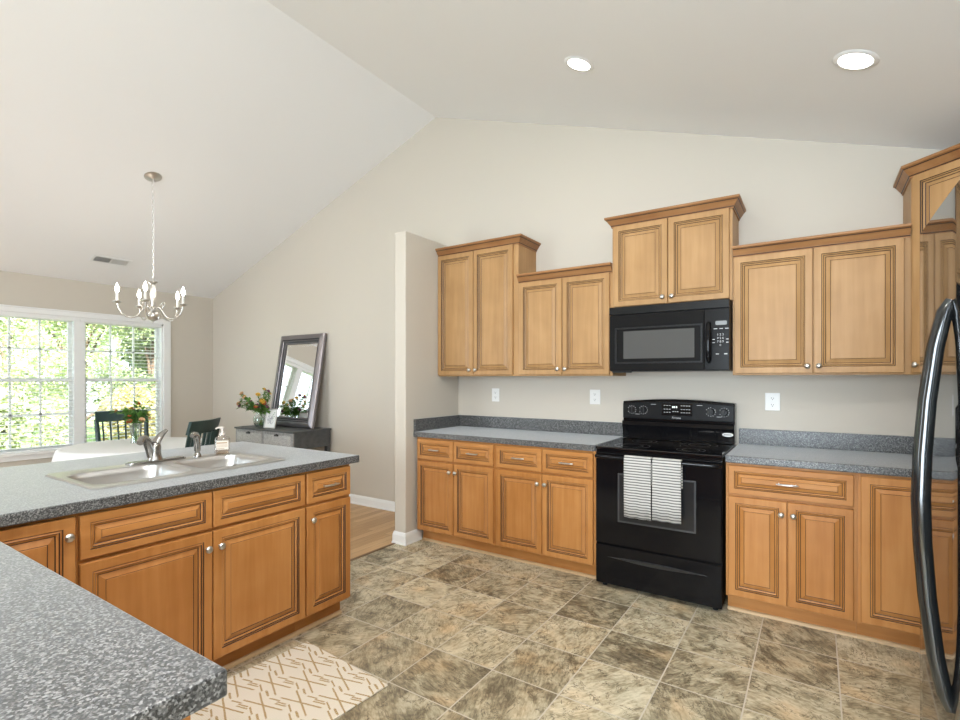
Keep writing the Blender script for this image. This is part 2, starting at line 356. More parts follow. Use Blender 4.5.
def link_mesh(name, me, parent, loc, rot=None):
    o = bpy.data.objects.new(name, me); COL.objects.link(o); o.parent = parent; o.location = loc
    if rot: o.rotation_euler = rot
    return o
def text_obj(name, txt, size, mat, parent, M, spacing=1.0, ext=.0004):
    cu = bpy.data.curves.new(name, 'FONT'); cu.body = txt; cu.size = size; cu.align_x = 'CENTER'; cu.align_y = 'CENTER'; cu.extrude = ext; cu.space_line = spacing
    t = bpy.data.objects.new('tmp', cu); COL.objects.link(t)
    me = bpy.data.meshes.new_from_object(t.evaluated_get(bpy.context.evaluated_depsgraph_get()))
    bpy.data.objects.remove(t); bpy.data.curves.remove(cu)
    me.materials.clear(); me.materials.append(mat); me.transform(M)
    o = bpy.data.objects.new(name, me); COL.objects.link(o); o.parent = parent; return o
FRONT = lambda x, y, z: Matrix.Translation((x, y, z)) @ Matrix.Rotation(pi/2, 4, 'X')   # lettering that faces -y

# ------------------------------------------------------------------ room shell
XL, XR, YB, YF = -7.0, 1.02, 0.0, -6.3
RX, RZ, ML, MR = -3.052, 3.868, .355, .335
zl = lambda x: RZ + ML*(x-RX); zr = lambda x: RZ - MR*(x-RX)
T = .12
FB = -2.885   # where vinyl meets oak
MB().box(FB, XR+T, YF-T, YB+T, -.1, 0).build('floor', tile_m, kind='structure')
MB().box(XL-T, FB, YF-T, YB+T, -.1, 0).build('floor', plank_m, kind='structure')
MB().box(FB-.012, FB+.012, -6.2, -.72, 0, .003).build('trim_1', plain('floor_joint_strip', (.20, .12, .06), .5), kind='structure')
gable = [(XL-T, 0), (XR+T, 0), (XR+T, zr(XR+T)), (RX, RZ), (XL-T, zl(XL-T))]
MB().prism(gable, YB, YB+T, 'y').build('wall_back', wall_m, kind='structure')
MB().box(XR, XR+T, YF, YB, 0, zr(XR)+.02).build('wall_right', wall_m, kind='structure')
WY0, WY1, WZ0, WZ1 = -2.42, -.645, .565, 2.05
ys = [YF, WY0, WY1, YB]; zs = [0, WZ0, WZ1, zl(XL)+.02]
MB().cells(ys, zs, lambda i, j: not (i == 1 and j == 1), XL-T, XL, 'x').build('wall_left', wall_m, kind='structure')
xs = [XL-T, -6.2, -4.2, -1.15, .95, XR+T]; zz = [0, .25, 2.45, 2.46]
m = MB().cells(xs, zz, lambda i, j: not (i in (1, 3) and j == 1), YF-T, YF, 'y')
m.prism([(XL-T, 2.42), (XR+T, 2.42), (XR+T, zr(XR+T)), (RX, RZ), (XL-T, zl(XL-T))], YF-T, YF, 'y').build('wall_front', wall_m, kind='structure')
MB().prism([(XL-T, zl(XL-T)), (RX, RZ), (RX, RZ+.15), (XL-T, zl(XL-T)+.15)], YF-T, YB+T, 'y').build('ceiling', ceil_m, kind='structure')
MB().prism([(XR+T, zr(XR+T)), (RX, RZ), (RX, RZ+.15), (XR+T, zr(XR+T)+.15)], YF-T, YB+T, 'y').build('ceiling', ceil_m, kind='structure')
SX0, SX1, SY = -2.900, -2.780, -.735
MB().box(SX0, SX1, SY, 0, 0, 2.555).build('wall_partition', wall_m, kind='structure', bevel=.008)
# skirting boards
prof = [(0, 0), (.017, 0), (.017, .012), (.012, .02), (.012, .07), (.008, .085), (.003, .098), (0, .098)]
def sweep(mb, path, profile, z0, side=1, mats=None, close=False):
    """moulding: profile (out, up) swept along a plan polyline with mitred corners"""
    P = [Vector((p[0], p[1])) for p in path]; n = len(P); rows = []
    for i in range(n):
        d = []
        if i > 0: d.append((P[i]-P[i-1]).normalized())
        if i < n-1: d.append((P[i+1]-P[i]).normalized())
        ns = [Vector((t.y, -t.x))*side for t in d]
        o = ns[0] if len(ns) == 1 else (ns[0]+ns[1])/(1+ns[0].dot(ns[1]))
        rows.append([(P[i].x+o.x*a, P[i].y+o.y*a, z0+h) for a, h in profile])
    k = len(profile)
    for j in range(k-1):
        mi = mats[j] if mats else 0
        for i in range(n-1): mb.add([rows[i][j], rows[i+1][j], rows[i+1][j+1], rows[i][j+1]], [(0, 1, 2, 3)], mi)
    mb.add(rows[0], [tuple(range(k))]); mb.add(rows[-1], [tuple(range(k))])
    for i in range(n-1): mb.add([rows[i][-1], rows[i+1][-1], rows[i+1][0], rows[i][0]], [(0, 1, 2, 3)])
    return mb
sweep(MB(), [(XL, 0), (SX0, 0), (SX0, SY), (SX1, SY), (SX1, -.545)], prof, 0).build('baseboard_back', white_trim, kind='structure')
sweep(MB(), [(XL, YF), (XL, 0)], prof, 0).build('baseboard_left', white_trim, kind='structure')

# dining window: casing, two double-hung units
w1 = bpy.data.objects.new('window_1', None); COL.objects.link(w1); w1['kind'] = 'structure'
m = MB()
c = XL
m.box(c, c+.022, WY0-.1, WY0, WZ0-.045, WZ1+.062).box(c, c+.022, WY1, WY1+.083, WZ0-.045, WZ1+.062).box(c, c+.024, WY0, WY1, WZ1, WZ1+.062)
m.box(c, c+.034, WY0-.11, WY1+.09, WZ1+.05, WZ1+.066).build('window_casing', white_trim, w1, bevel=.003)
MB().box(c-.10, c+.05, WY0-.11, WY1+.09, WZ0-.02, WZ0+.012).box(c, c+.02, WY0-.1, WY1+.1, WZ0-.075, WZ0-.02).build('window_sill', white_trim, w1, bevel=.003)
MY = -1.530
MB().box(c-T, c-.01, MY-.05, MY+.05, WZ0, WZ1).box(c-T, c, WY0, WY0+.02, WZ0, WZ1).box(c-T, c, WY1-.02, WY1, WZ0, WZ1).box(c-T, c, WY0, WY1, WZ1-.02, WZ1).build('window_jamb', white_trim, w1)
for a, b in ((WY0+.02, MY-.05), (MY+.05, WY1-.02)):
    for z0, z1, xo in ((1.325, WZ1-.02, -.085), (WZ0+.012, 1.352, -.058)):
        fr = .034; xa, xb = c+xo-.025, c+xo
        m = MB().cells([a, a+fr, b-fr, b], [z0, z0+fr, z1-fr, z1], lambda i, j: not (i == 1 and j == 1), xa, xb, 'x')
        sash = m.build('sash', white_trim, w1)
        g0, g1, h0, h1 = a+fr, b-fr, z0+fr, z1-fr
        m = MB()
        for k in (1, 2): y = g0+(g1-g0)*k/3; m.box(xa+.004, xb-.004, y-.010, y+.010, h0, h1)
        z = (h0+h1)/2; m.box(xa+.004, xb-.004, g0, g1, z-.010, z+.010).build('muntin', white_trim, sash)
        MB().box(xa+.010, xa+.014, g0, g1, h0, h1).build('pane', pane_m, sash)
# front windows behind the camera; the kitchen one is added for fill light
for n_, (a, b) in (('window_2', (-6.2, -4.2)), ('added_window_3', (-1.15, .95))):
    w = bpy.data.objects.new(n_, None); COL.objects.link(w); w['kind'] = 'structure'
    mid = (a+b)/2
    MB().cells([a, a+.07, mid-.05, mid+.05, b-.07, b], [.25, .33, 2.37, 2.45], lambda i, j: not (i in (1, 3) and j == 1), YF-.09, YF-.04, 'y').build('window_frame', white_trim, w)
    for p0, p1 in ((a+.07, mid-.05), (mid+.05, b-.07)): MB().box(p0, p1, YF-.068, YF-.062, .33, 2.37).build('pane', front_pane, w)
    MB().cells([a-.09, a, b, b+.09], [.17, .25, 2.45, 2.54], lambda i, j: not (i == 1 and j == 1), YF, YF+.02, 'y').build('window_casing', white_trim, w)

# ------------------------------------------------------------------ outdoors beyond the dining window
MB().box(-30, XL-T-.02, -14, 16, -1.0, -.6).build('lawn', lawn_m, kind='structure')
def leaf_cloud(rng, n, blobs, size):
    mb = MB()
    for _ in range(n):
        bx, by, bz, rx, ry, rz_ = rng.choice(blobs)
        while True:
            p = Vector((rng.uniform(-1, 1), rng.uniform(-1, 1), rng.uniform(-1, 1)))
            if .25 < p.length <= 1: break
        p = Vector((bx+p.x*rx, by+p.y*ry, bz+p.z*rz_))
        s = size*rng.uniform(.6, 1.4); a = Vector((rng.gauss(0, 1), rng.gauss(0, 1), rng.gauss(0, .7))).normalized(); b = a.orthogonal().normalized()
        b = Matrix.Rotation(rng.uniform(0, 6.28), 3, a) @ b; nrm = a.cross(b)
        mb.add([p-a*s, p+b*s*.5+nrm*s*.12, p+a*s, p-b*s*.5+nrm*s*.12], [(0, 1, 2), (0, 2, 3)])
    return mb
def tree(name, label, cat, x, y, h, r, mat, n, seed, group, size=.10, low=.25):
    rng = random.Random(seed); t = thing(name, label, cat, (x, y, -.6), 0, group)
    blobs = [(rng.uniform(-.55, .55)*r, rng.uniform(-.6, .6)*r, h*rng.uniform(low, .95), r*rng.uniform(.3, .55), r*rng.uniform(.3, .55), r*rng.uniform(.25, .45)) for _ in range(13)]
    leaf_cloud(rng, n, blobs, size).build('foliage', mat, t)
    m = MB().tube([(0, 0, 0), (.03, .02, h*.4), (-.04, .05, h*.85)], [.13, .10, .03], 8)
    for b in blobs[:8]: m.tube([(0, 0, b[2]*.55), (b[0]*.6, b[1]*.6, b[2]*.85), (b[0], b[1], b[2])], [.05, .03, .012], 6)
    m.build('trunk', bark_m, t, smooth=60)
    return t
G = 'trees beyond the dining window'
tree('leafy_tree', 'pale green sunlit tree filling the left window beyond the first muntin', 'tree', -11.6, -1.7, 5.2, 1.7, leaf_mid, 17000, 1, G, .046)
tree('leafy_tree', 'pale green tree behind the mullion between the two windows', 'tree', -14.7, 1.0, 5.6, 1.5, leaf_mid, 15000, 2, G, .046)
tree('leafy_tree', 'dark green tree seen through the right window above the yellow shrub', 'tree', -11.8, 1.35, 5.0, 1.3, leaf_deep, 17000, 3, G, .044)
tree('leafy_tree', 'far tree behind the dark green tree in the right window', 'tree', -19.2, 5.3, 7.0, 2.2, leaf_mid, 9000, 4, G, .08)
tree('leafy_tree', 'far tree deep behind the pale tree in the left window', 'tree', -18.6, .6, 7.0, 2.3, leaf_mid, 9000, 5, G, .08)
tree('flowering_shrub', 'yellow green shrub low in the right window behind the chair', 'shrub', -9.7, .25, 1.75, .75, leaf_gold, 4200, 6, None, .05, .15)
tree('flowering_shrub', 'pale green shrub low in the left window above the sill', 'shrub', -9.9, -1.5, 1.65, .9, leaf_mid, 4200, 7, None, .06, .15)

# ------------------------------------------------------------------ cabinets
DP = [(0, 0), (0, .016), (.003, .020), (.044, .020), (.0475, .0155), (.0545, .0185), (.058, .0135), (.066, .0105), (.070, .0075), (.094, .0165), (.0965, .0150), (.099, .0170)]
DM = [0, 0, 0, 1, 0, 1, 0, 1, 0, 1, 0]
def panel(x0, x1, z0, z1, yf, s=1.0):
    """raised-panel front with glaze in its grooves; yf is the plane it is hung on, it stands out towards -y"""
    mb = MB(); lim = min(x1-x0, z1-z0)/2
    s = min(s, (lim-.012)/.099)
    R = []
    for k, (d, h) in enumerate(DP):
        d = d*s if k > 2 else d
        R.append([(x0+d, yf-h, z0+d), (x1-d, yf-h, z0+d), (x1-d, yf-h, z1-d), (x0+d, yf-h, z1-d)])
    for a in range(len(R)-1):
        for i in range(4):
            j = (i+1) % 4; mb.add([R[a][i], R[a][j], R[a+1][j], R[a+1][i]], [(0, 1, 2, 3)], DM[a])
    mb.add(R[-1], [(0, 1, 2, 3)]); mb.add(R[0], [(3, 2, 1, 0)])
    return mb
knob_me = MB().lathe([(0, 0), (.007, 0), (.0055, .006), (.005, .012), (.009, .016), (.0145, .020), (.0155, .024), (.013, .028), (.006, .031), (0, .0315)], seg=16, axis='-y').mesh('knob', nickel, 40)
def pull_mesh():
    m = MB()
    for s in (-1, 1): m.lathe([(.005, 0), (.0045, .018), (.006, .022)], (s*.040, 0, 0), 10, '-y')
    m.tube([(-.052, -.021, 0), (-.040, -.024, 0), (0, -.028, 0), (.040, -.024, 0), (.052, -.021, 0)], [.003, .0048, .0055, .0048, .003], 10)
    return m.mesh('pull', nickel, 50)
pull_me = pull_mesh()
CR = [(0, -.014), (.007, -.014), (.007, -.005), (.011, .000), (.012, .004), (.018, .010), (.030, .028), (.034, .032), (.037, .037), (.045, .042), (.045, .055), (0, .055)]
CRM = [0, 0, 1, 0, 0, 0, 0, 1, 0, 0, 0]
def add_door(t, x0, x1, z0, z1, yf, m, knob=None, s=.84):
    d = panel(x0, x1, z0, z1, yf, s).build('door', [m, glaze], t)
    if knob: link_mesh('knob', knob_me, d, (knob[0], yf-.0198, knob[1]))
    return d
def add_drawer(t, x0, x1, z0, z1, yf, m, pull=True):
    d = panel(x0, x1, z0, z1, yf, .72).build('drawer_front', [m, glaze], t)
    if pull: link_mesh('pull', pull_me, d, ((x0+x1)/2, yf-.0160, (z0+z1)/2))
    return d
def base_cabinet(label, loc, rz, w, drawers, doors, group, full=None, d=.60, toe=True, open_top=False, reveal=.014):
    """front at local y=0 (face frame), x to the right, d deep; drawers: count with pulls flag; doors: list"""
    t = thing('base_cabinet', label, 'cabinet', loc, rz, group)
    if open_top:
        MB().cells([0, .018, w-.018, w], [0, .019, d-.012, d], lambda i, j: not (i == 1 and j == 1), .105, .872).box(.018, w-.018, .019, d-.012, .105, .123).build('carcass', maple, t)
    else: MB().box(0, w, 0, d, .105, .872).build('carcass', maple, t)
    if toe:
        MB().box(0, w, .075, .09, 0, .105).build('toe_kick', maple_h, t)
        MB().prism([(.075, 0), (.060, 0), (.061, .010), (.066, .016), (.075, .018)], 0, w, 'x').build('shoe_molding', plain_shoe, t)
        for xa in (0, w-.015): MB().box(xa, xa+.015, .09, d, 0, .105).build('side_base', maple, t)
    g = .0025
    if full is not None:
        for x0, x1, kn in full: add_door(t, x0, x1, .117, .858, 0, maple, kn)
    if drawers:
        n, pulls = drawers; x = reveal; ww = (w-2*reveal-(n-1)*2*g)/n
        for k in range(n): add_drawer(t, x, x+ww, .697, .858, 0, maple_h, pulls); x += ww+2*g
    if doors:
        n, side = doors; ww = (w-2*reveal-(n-1)*2*g)/n; x = reveal
        for k in range(n):
            kx = x+ww-.026 if (side == 'pair' and k == 0) or side == 'r' else x+.026
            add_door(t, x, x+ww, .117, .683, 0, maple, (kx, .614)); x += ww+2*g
    return t
plain_shoe = plain('pale_shoe_molding', (.55, .38, .21), .45)
GB, GU = 'base cabinets', 'wall cabinets'
YFb = -.615
base_cabinet('maple base cabinet against the low partition, left of the four door run', (-2.757, YFb, 0), 0, .766, (2, True), (2, 'pair'), GB)
base_cabinet('maple base cabinet touching the left side of the black range', (-1.990, YFb, 0), 0, .776, (2, True), (2, 'pair'), GB)
base_cabinet('maple base cabinet with one wide drawer, right of the black range', (-.433, YFb, 0), 0, .607, (1, True), (2, 'pair'), GB)
base_cabinet('maple corner base cabinet with one tall door, beside the fridge', (.175, YFb, 0), 0, .842, None, None, GB, full=[(.014, .40, (.374, .79))])
XP = -2.2
base_cabinet('narrow maple cabinet closing the free end of the sink peninsula', (XP-.018, -2.143, 0), pi/2, .303, (1, True), (1, 'l'), GB, reveal=.005)
base_cabinet('wide maple sink cabinet with two false drawer fronts and two doors', (XP-.018, -3.118, 0), pi/2, .974, (2, False), (2, 'pair'), GB, open_top=True, reveal=.006)
base_cabinet('maple cabinet in the inside corner, behind the near countertop', (XP-.018, -3.440, 0), pi/2, .321, None, None, GB, full=[(.030, .316, (.290, .793))])
base_cabinet('maple cabinet under the near countertop, turned away from view', (-.776, -3.446, 0), pi, 1.43, None, (3, 'l'), GB, d=.58)
# back of the peninsula towards the dining room
m = MB().box(-2.85, -2.8195, -4.03, -1.85, 0, .872).build('peninsula_panel', wall_m, kind=None)
tag(m, 'beige knee wall panel carrying the sink peninsula on the dining side', 'panel')

def wall_cabinet(label, x0, x1, z0, z1, doors, crown, yf=-.305, z1d=None):
    t = thing('wall_cabinet', label, 'cabinet', (x0, yf, z0), 0, GU)
    w, h, d = x1-x0, z1-z0, -yf-.001
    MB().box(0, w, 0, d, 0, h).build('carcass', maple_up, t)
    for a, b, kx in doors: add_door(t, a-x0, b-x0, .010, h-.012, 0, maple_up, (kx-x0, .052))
    sweep(MB(), [(p[0]-x0, p[1]-yf) for p in crown], CR, h, mats=CRM).build('crown_molding', [crown_m, glaze], t)
    return t
ZB, ZT, ZM = 1.373, 2.434, 2.118
A, B, C_, D_, E_ = -2.778, -1.972, -1.207, -.437, .424
wall_cabinet('tall maple wall cabinet in the corner against the low partition', A+.001, B, ZB, ZT, [(A+.006, -2.3985, -2.427), (-2.3935, -2.016, -2.366)], [(A, -.305), (B, -.305), (B, -.002)])
wall_cabinet('shorter maple wall cabinet left of the black microwave', B+.001, C_, ZB, ZM, [(B+.014, -1.592, -1.620), (-1.587, C_-.018, -1.560)], [(B+.004, -.305), (C_-.002, -.305)])
wall_cabinet('raised maple wall cabinet directly above the black microwave', C_+.001, D_, 1.846, ZT, [(C_+.014, -.8265, -.856), (-.8215, D_-.016, -.795)], [(C_, -.002), (C_, -.310), (D_, -.310), (D_, -.002)], yf=-.310)
wall_cabinet('wide maple wall cabinet between the microwave and the corner cabinet', D_+.001, E_-.001, ZB, ZM, [(D_+.010, -.0165, -.042), (-.0115, E_-.030, .014)], [(D_+.004, -.305), (E_-.004, -.305)])
# diagonal corner cabinet
t = thing('wall_cabinet', 'tall angled maple corner wall cabinet above the fridge edge', 'cabinet', (E_, 0, ZB), 0, GU)
WD = .592; hh = ZT-ZB
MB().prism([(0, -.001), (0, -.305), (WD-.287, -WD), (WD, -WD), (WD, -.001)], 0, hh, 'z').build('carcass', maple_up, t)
L_ = .305; L_ = math.hypot(WD-.287, WD-.305)
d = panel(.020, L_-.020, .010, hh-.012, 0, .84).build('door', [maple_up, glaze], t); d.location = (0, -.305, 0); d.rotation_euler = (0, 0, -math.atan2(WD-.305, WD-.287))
link_mesh('knob', knob_me, d, (.046, -.0198, .052))
sweep(MB(), [(0, -.002), (0, -.305), (WD-.287, -WD), (WD-.002, -WD)], CR, hh, mats=CRM).build('crown_molding', [crown_m, glaze], t)

# ------------------------------------------------------------------ countertops
ZC, TH = .914, .038
t = thing('countertop', 'speckled grey countertop left of the black range', 'countertop', (-2.777, 0, ZC), 0, 'laminate countertops')
MB().box(0, 1.563, -.645, -.001, -TH-.003, 0).build('worktop', counter_m, t, bevel=.005)
MB().box(.021, 1.563, -.021, -.001, 0, .103).box(0, .020, -.640, -.001, -.04, .103).build('backsplash', counter_m, t, bevel=.002)
t = thing('countertop', 'speckled grey countertop right of the black range, running to the fridge', 'countertop', (-.434, 0, ZC), 0, 'laminate countertops')
MB().box(0, 1.45, -.645, -.001, -TH-.003, 0).build('worktop', counter_m, t, bevel=.005)
MB().box(0, 1.45, -.021, -.001, 0, .103).build('backsplash', counter_m, t, bevel=.002)
XC, XBK, YE, YR, XG, YBK = -2.178, -3.343, -1.796, -3.411, -.736, -4.06
SKX0, SKX1, SKY0, SKY1 = -2.905, -2.352, -3.020, -2.145     # sink outline
hx = (SKX0+.015, SKX1-.015); hy = (SKY0+.015, SKY1-.015)
xs = [XBK, hx[0], hx[1], XC, XG]; ys = [YBK, YR, hy[0], hy[1], YE]
def keep(i, j):
    if i == 3: return j == 0
    return not (i == 1 and j == 2)
t = thing('countertop', 'L-shaped speckled grey countertop with the sink, in the foreground', 'countertop', (0, 0, ZC), 0, 'laminate countertops')
MB().cells(xs, ys, keep, -TH-.003, 0).build('worktop', counter_m, t, bevel=.004)

# ------------------------------------------------------------------ sink, faucet, sprayer, soap
t = thing('kitchen_sink', 'double bowl stainless steel sink set in the peninsula countertop', 'sink', (SKX0, SKY0, ZC), 0)
w, l = SKX1-SKX0, SKY1-SKY0
def rr(x0, x1, y0, y1, r, n=6):
    out = []
    for cx, cy, a0 in ((x1-r, y1-r, 0), (x0+r, y1-r, 90), (x0+r, y0+r, 180), (x1-r, y0+r, 270)):
        out += [(cx+r*cos(radians(a0+90*k/n)), cy+r*sin(radians(a0+90*k/n))) for k in range(n+1)]
    return out
bowls = [(.115, w-.055, .030, .430), (.115, w-.055, .472, l-.040)]
bm = bmesh.new()
def loop(bm, pts, z): return [bm.verts.new((p[0], p[1], z)) for p in pts]
outer = loop(bm, rr(0, w, 0, l, .03), .001); top = loop(bm, rr(.008, w-.008, .008, l-.008, .025), .007)
n = len(outer)
for i in range(n): bm.faces.new((outer[i], outer[(i+1) % n], top[(i+1) % n], top[i]))
edges = [bm.edges.get((top[i], top[(i+1) % n])) for i in range(n)]
for x0, x1, y0, y1 in bowls:
    h = loop(bm, rr(x0, x1, y0, y1, .075, 8), .007); k = len(h)
    edges += [bm.edges.new((h[i], h[(i+1) % k])) for i in range(k)]
bmesh.ops.triangle_fill(bm, edges=edges, use_beauty=True)
for f in bm.faces: f.smooth = False
me = bpy.data.meshes.new('rim'); bm.to_mesh(me); bm.free(); me.materials.append(steel)
o = bpy.data.objects.new('rim', me); COL.objects.link(o); o.parent = t
for x0, x1, y0, y1 in bowls:
    m = MB(); rows = []
    for off, z, r in ((-.006, .0075, .08), (-.002, .0085, .078), (.006, .004, .075), (.012, -.02, .07), (.022, -.14, .06), (.045, -.165, .05), (.12, -.172, .03)):
        rows.append([(p[0], p[1], z) for p in rr(x0+off, x1-off, y0+off, y1-off, max(r-off*.2, .02), 8)])
    k = len(rows[0])
    for a in range(len(rows)-1):
        m.add(rows[a]+rows[a+1], [(i, (i+1) % k, k+(i+1) % k, k+i) for i in range(k)])
    m.add(rows[-1], [tuple(range(k))])
    bo = m.build('bowl', steel, t, smooth=50)
    MB().lathe([(.045, 0), (.042, .004), (.030, .003), (.012, -.001), (0, -.001)], ((x0+x1)/2, (y0+y1)/2, -.171), 20).build('drain', nickel, bo, smooth=40)
DZ = ZC+.0075
FX, FY = -2.852, -2.575
t = thing('faucet', 'single lever brushed steel faucet behind the left sink bowl', 'faucet', (FX, FY, DZ), 0)
m = MB().prism(rr(-.030, .030, -.135, .150, .029), 0, .006); m.prism(rr(-.024, .024, -.125, .140, .023), .006, .011).build('deck_plate', chrome_dull, t, smooth=40)
MB().lathe([(.034, .011), (.032, .02), (.028, .03), (.026, .055), (.0265, .075), (.024, .09), (.016, .100), (0, .103)], seg=20).build('body', chrome_dull, t, smooth=40)
# swivel spout rising and nodding towards the basin, seen turned to the left
sp_d = Vector((.62, -.62, 0))
MB().tube([Vector((.0, -.018, .03)), Vector((.0, -.024, .075))+sp_d*.01, Vector((0, -.028, .110))+sp_d*.03, Vector((0, -.03, .128))+sp_d*.062, Vector((0, -.03, .128))+sp_d*.095, Vector((0, -.03, .112))+sp_d*.118], [.020, .021, .0205, .019, .0175, .0165], 14).build('spout', chrome_dull, t, smooth=40)
MB().tube([(0, .002, .095), (-.004, .012, .112), (-.010, .034, .138), (-.016, .062, .158)], [.017, .016, .013, .007], 12, flat=1.4).build('lever', chrome_dull, t, smooth=40)
t = thing('side_sprayer', 'small curved pull-out sprayer right of the faucet', 'sprayer', (-2.838, -2.368, DZ), 0)
MB().lathe([(.024, 0), (.022, .010), (.016, .018), (.014, .022)], seg=18).build('base', chrome_dull, t, smooth=40)
MB().tube([(0, 0, .02), (0, 0, .03), (0, .0, .034), (0, 0, .07), (.0, -.003, .10), (.008, -.014, .122), (.026, -.034, .128), (.040, -.050, .122)], [.013, .013, .016, .0165, .018, .018, .014, .012], 14).build('wand', chrome_dull, t, smooth=40)
t = thing('soap_bottle', 'clear pump bottle with tan lettering beside the right sink bowl', 'bottle', (-2.815, -2.240, DZ), radians(60))
bt = MB(); rows = []
for z, a, b in ((0, .036, .022), (.004, .040, .026), (.088, .040, .026), (.098, .034, .022), (.104, .016, .014), (.112, .014, .013)):
    rows.append([(p[0], p[1], z) for p in rr(-a, a, -b, b, min(a, b)*.7)])
k = len(rows[0])
for a in range(len(rows)-1): bt.add(rows[a]+rows[a+1], [(i, (i+1) % k, k+(i+1) % k, k+i) for i in range(k)])
bt.add(rows[0], [tuple(range(k))]).add(rows[-1], [tuple(range(k))]).build('bottle_body', bottle_m, t, smooth=40)
MB().prism(rr(-.033, .033, -.019, .019, .014), .004, .070).build('soap', glass_mat('pinkish_soap', (.93, .84, .76), .05), t, smooth=40)
lb = MB().box(-.031, .031, -.0272, -.0266, .030, .080).build('label_print', label_w, t)
m = MB().box(-.028, .024, -.0277, -.0272, .064, .071).box(-.028, .010, -.0277, -.0272, .034, .037)
for z in (.044, .050, .056): m.box(-.026, .026, -.0277, -.0272, z, z+.0018)
m.build('lettering', label_m, lb)
MB().lathe([(.015, .110), (.015, .122), (.006, .124), (.005, .146), (.009, .148), (.009, .154), (0, .156)], seg=14).tube([(0, 0, .152), (-.022, -.004, .152), (-.034, -.006, .147)], [.006, .005, .004], 8).build('pump', plain('pale_pump', (.72, .66, .60), .4), t, smooth=40)

# ------------------------------------------------------------------ range
RW = .757; RX0 = -1.203
t = thing('electric_range', 'black freestanding electric range with a glass cooktop', 'range', (RX0, -.655, 0), 0)
MB().box(.002, RW-.002, .020, .635, .045, .893).box(.03, RW-.03, .05, .6, .012, .045).build('body', black_gloss, t)
for x in (.045, RW-.045):
    for y in (.06, .58): MB().lathe([(.016, 0), (.016, .012), (.008, .014), (.008, .045)], (x, y, 0), 12).build('foot', black_sat, t)
MB().box(0, RW, -.004, .570, .894, .913).build('cooktop', black_glass, t, bevel=.006)
ring_m = plain('burner_print', (.07, .07, .072), .3)
for x, y, r in ((.20, .14, .112), (.56, .14, .085), (.20, .42, .085), (.56, .42, .112)):
    for rr_ in (r, r*.62):
        MB().lathe([(rr_, .9131), (rr_-.0025, .9134), (rr_-.005, .9131)], (x, y, 0), 40, cap=False).build('burner_ring', ring_m, t)
# backguard with arched top
bgp = [(0.004+(RW-.008)*k/16, 1.186+.020*sin(pi*k/16)) for k in range(17)]
MB().prism([(RW-.004, .914), (.004, .914)]+bgp, .560, .654, 'y').build('backguard', black_gloss, t, bevel=.006)
cp = MB().prism([(RW-.006, 1.062), (.006, 1.062)]+[(.006+(RW-.012)*k/16, 1.172+.016*sin(pi*k/16)) for k in range(17)], .548, .562, 'y').build('control_panel', panel_grey, t, bevel=.004)
MB().prism([(.553, .916), (.560, .916), (.560, 1.048), (.540, 1.040), (.535, 1.015), (.550, .985), (.552, .950)], .004, RW-.004, 'x').build('vent_trim', black_gloss, t, smooth=30)
kn = MB().lathe([(.024, 0), (.0225, .010), (.019, .014), (0, .014)], seg=24, axis='-y').box(-.0055, .0055, -.026, -.013, -.021, .021).mesh('control_knob', black_sat, 40)
tick = MB()
for k in range(11):
    a = radians(-60+30*k); tick.box(-.0022, .0022, -.0004, 0, .027, .0315); tick.xf(Matrix.Rotation(a, 4, 'Y'), len(tick.v)-8)
tick_me = tick.mesh('dial_marks', grey_print)
for x in (.073, .156, .608, .691):
    q = link_mesh('control_knob', kn, t, (x, .5475, 1.125)); link_mesh('dial_marks', tick_me, q, (0, .0002, 0))
MB().box(.285, .490, .5465, .5485, 1.092, 1.176).build('display_panel', black_gloss, t)
MB().box(.358, .366, .546, .547, 1.145, 1.158).box(.369, .377, .546, .547, 1.145, 1.158).box(.383, .391, .546, .547, 1.145, 1.158).build('clock_digits', clock_m, t)
key_box = lambda a, b, y0, y1, z0, z1, par: MB().box(a, b, y0, y1, z0, z1).build('key_legend', grey_print, par)
for x in (.300, .318, .336, .415, .432, .449, .466):
    for z in (1.160, 1.134, 1.112): key_box(x, x+.011, .5462, .547, z, z+.004, t)
for x in (.36, .375, .39): key_box(x, x+.009, .5462, .547, 1.118, 1.122, t)
for x in (.10, .645): key_box(x, x+.03, .5474, .5484, 1.092, 1.095, t)
for x in (.21, .52): key_box(x, x+.035, .5474, .5484, 1.166, 1.169, t)
text_obj('brand_lettering', 'Amana', .022, grey_print, t, FRONT(.385, .5470, 1.076))
bd = MB().lathe([(.034, 0), (.034, .0015), (.031, .003), (0, .003)], seg=28, axis='-y').xf(Matrix.Translation((.712, .5505, .977)) @ Matrix.Diagonal((1, 1, .42, 1))).build('oval_sticker', plain('white_sticker', (.70, .70, .68), .4), t, smooth=40)
MB().box(.688, .736, .5466, .5474, .974, .980).build('sticker_lettering', plain('grey_ink', (.3, .3, .3), .5), bd)
dr = MB().box(.003, RW-.003, 0, .030, .292, .876).build('oven_door', black_gloss, t, bevel=.006)
m = MB().prism(rr(.149, .616, .440, .750, .015), -.0015, .002, 'y').build('oven_window', oven_glass, dr)
m = MB().cells([.149, .160, .605, .616], [.440, .451, .739, .750], lambda i, j: not (i == 1 and j == 1), -.0035, -.0005, 'y').build('window_frame', plain('charcoal_window_border', (.05, .05, .052), .25), dr, bevel=.001)
m = MB().tube([(.010, -.001, .853), (.016, -.030, .853), (.05, -.042, .853), (RW/2, -.046, .853), (RW-.05, -.042, .853), (RW-.016, -.030, .853), (RW-.010, -.001, .853)], .013, 12, flat=.8).build('handle', black_gloss, dr, smooth=50)
dw = MB().box(.003, RW-.003, 0, .030, .028, .279).build('storage_drawer', black_gloss, t, bevel=.006)
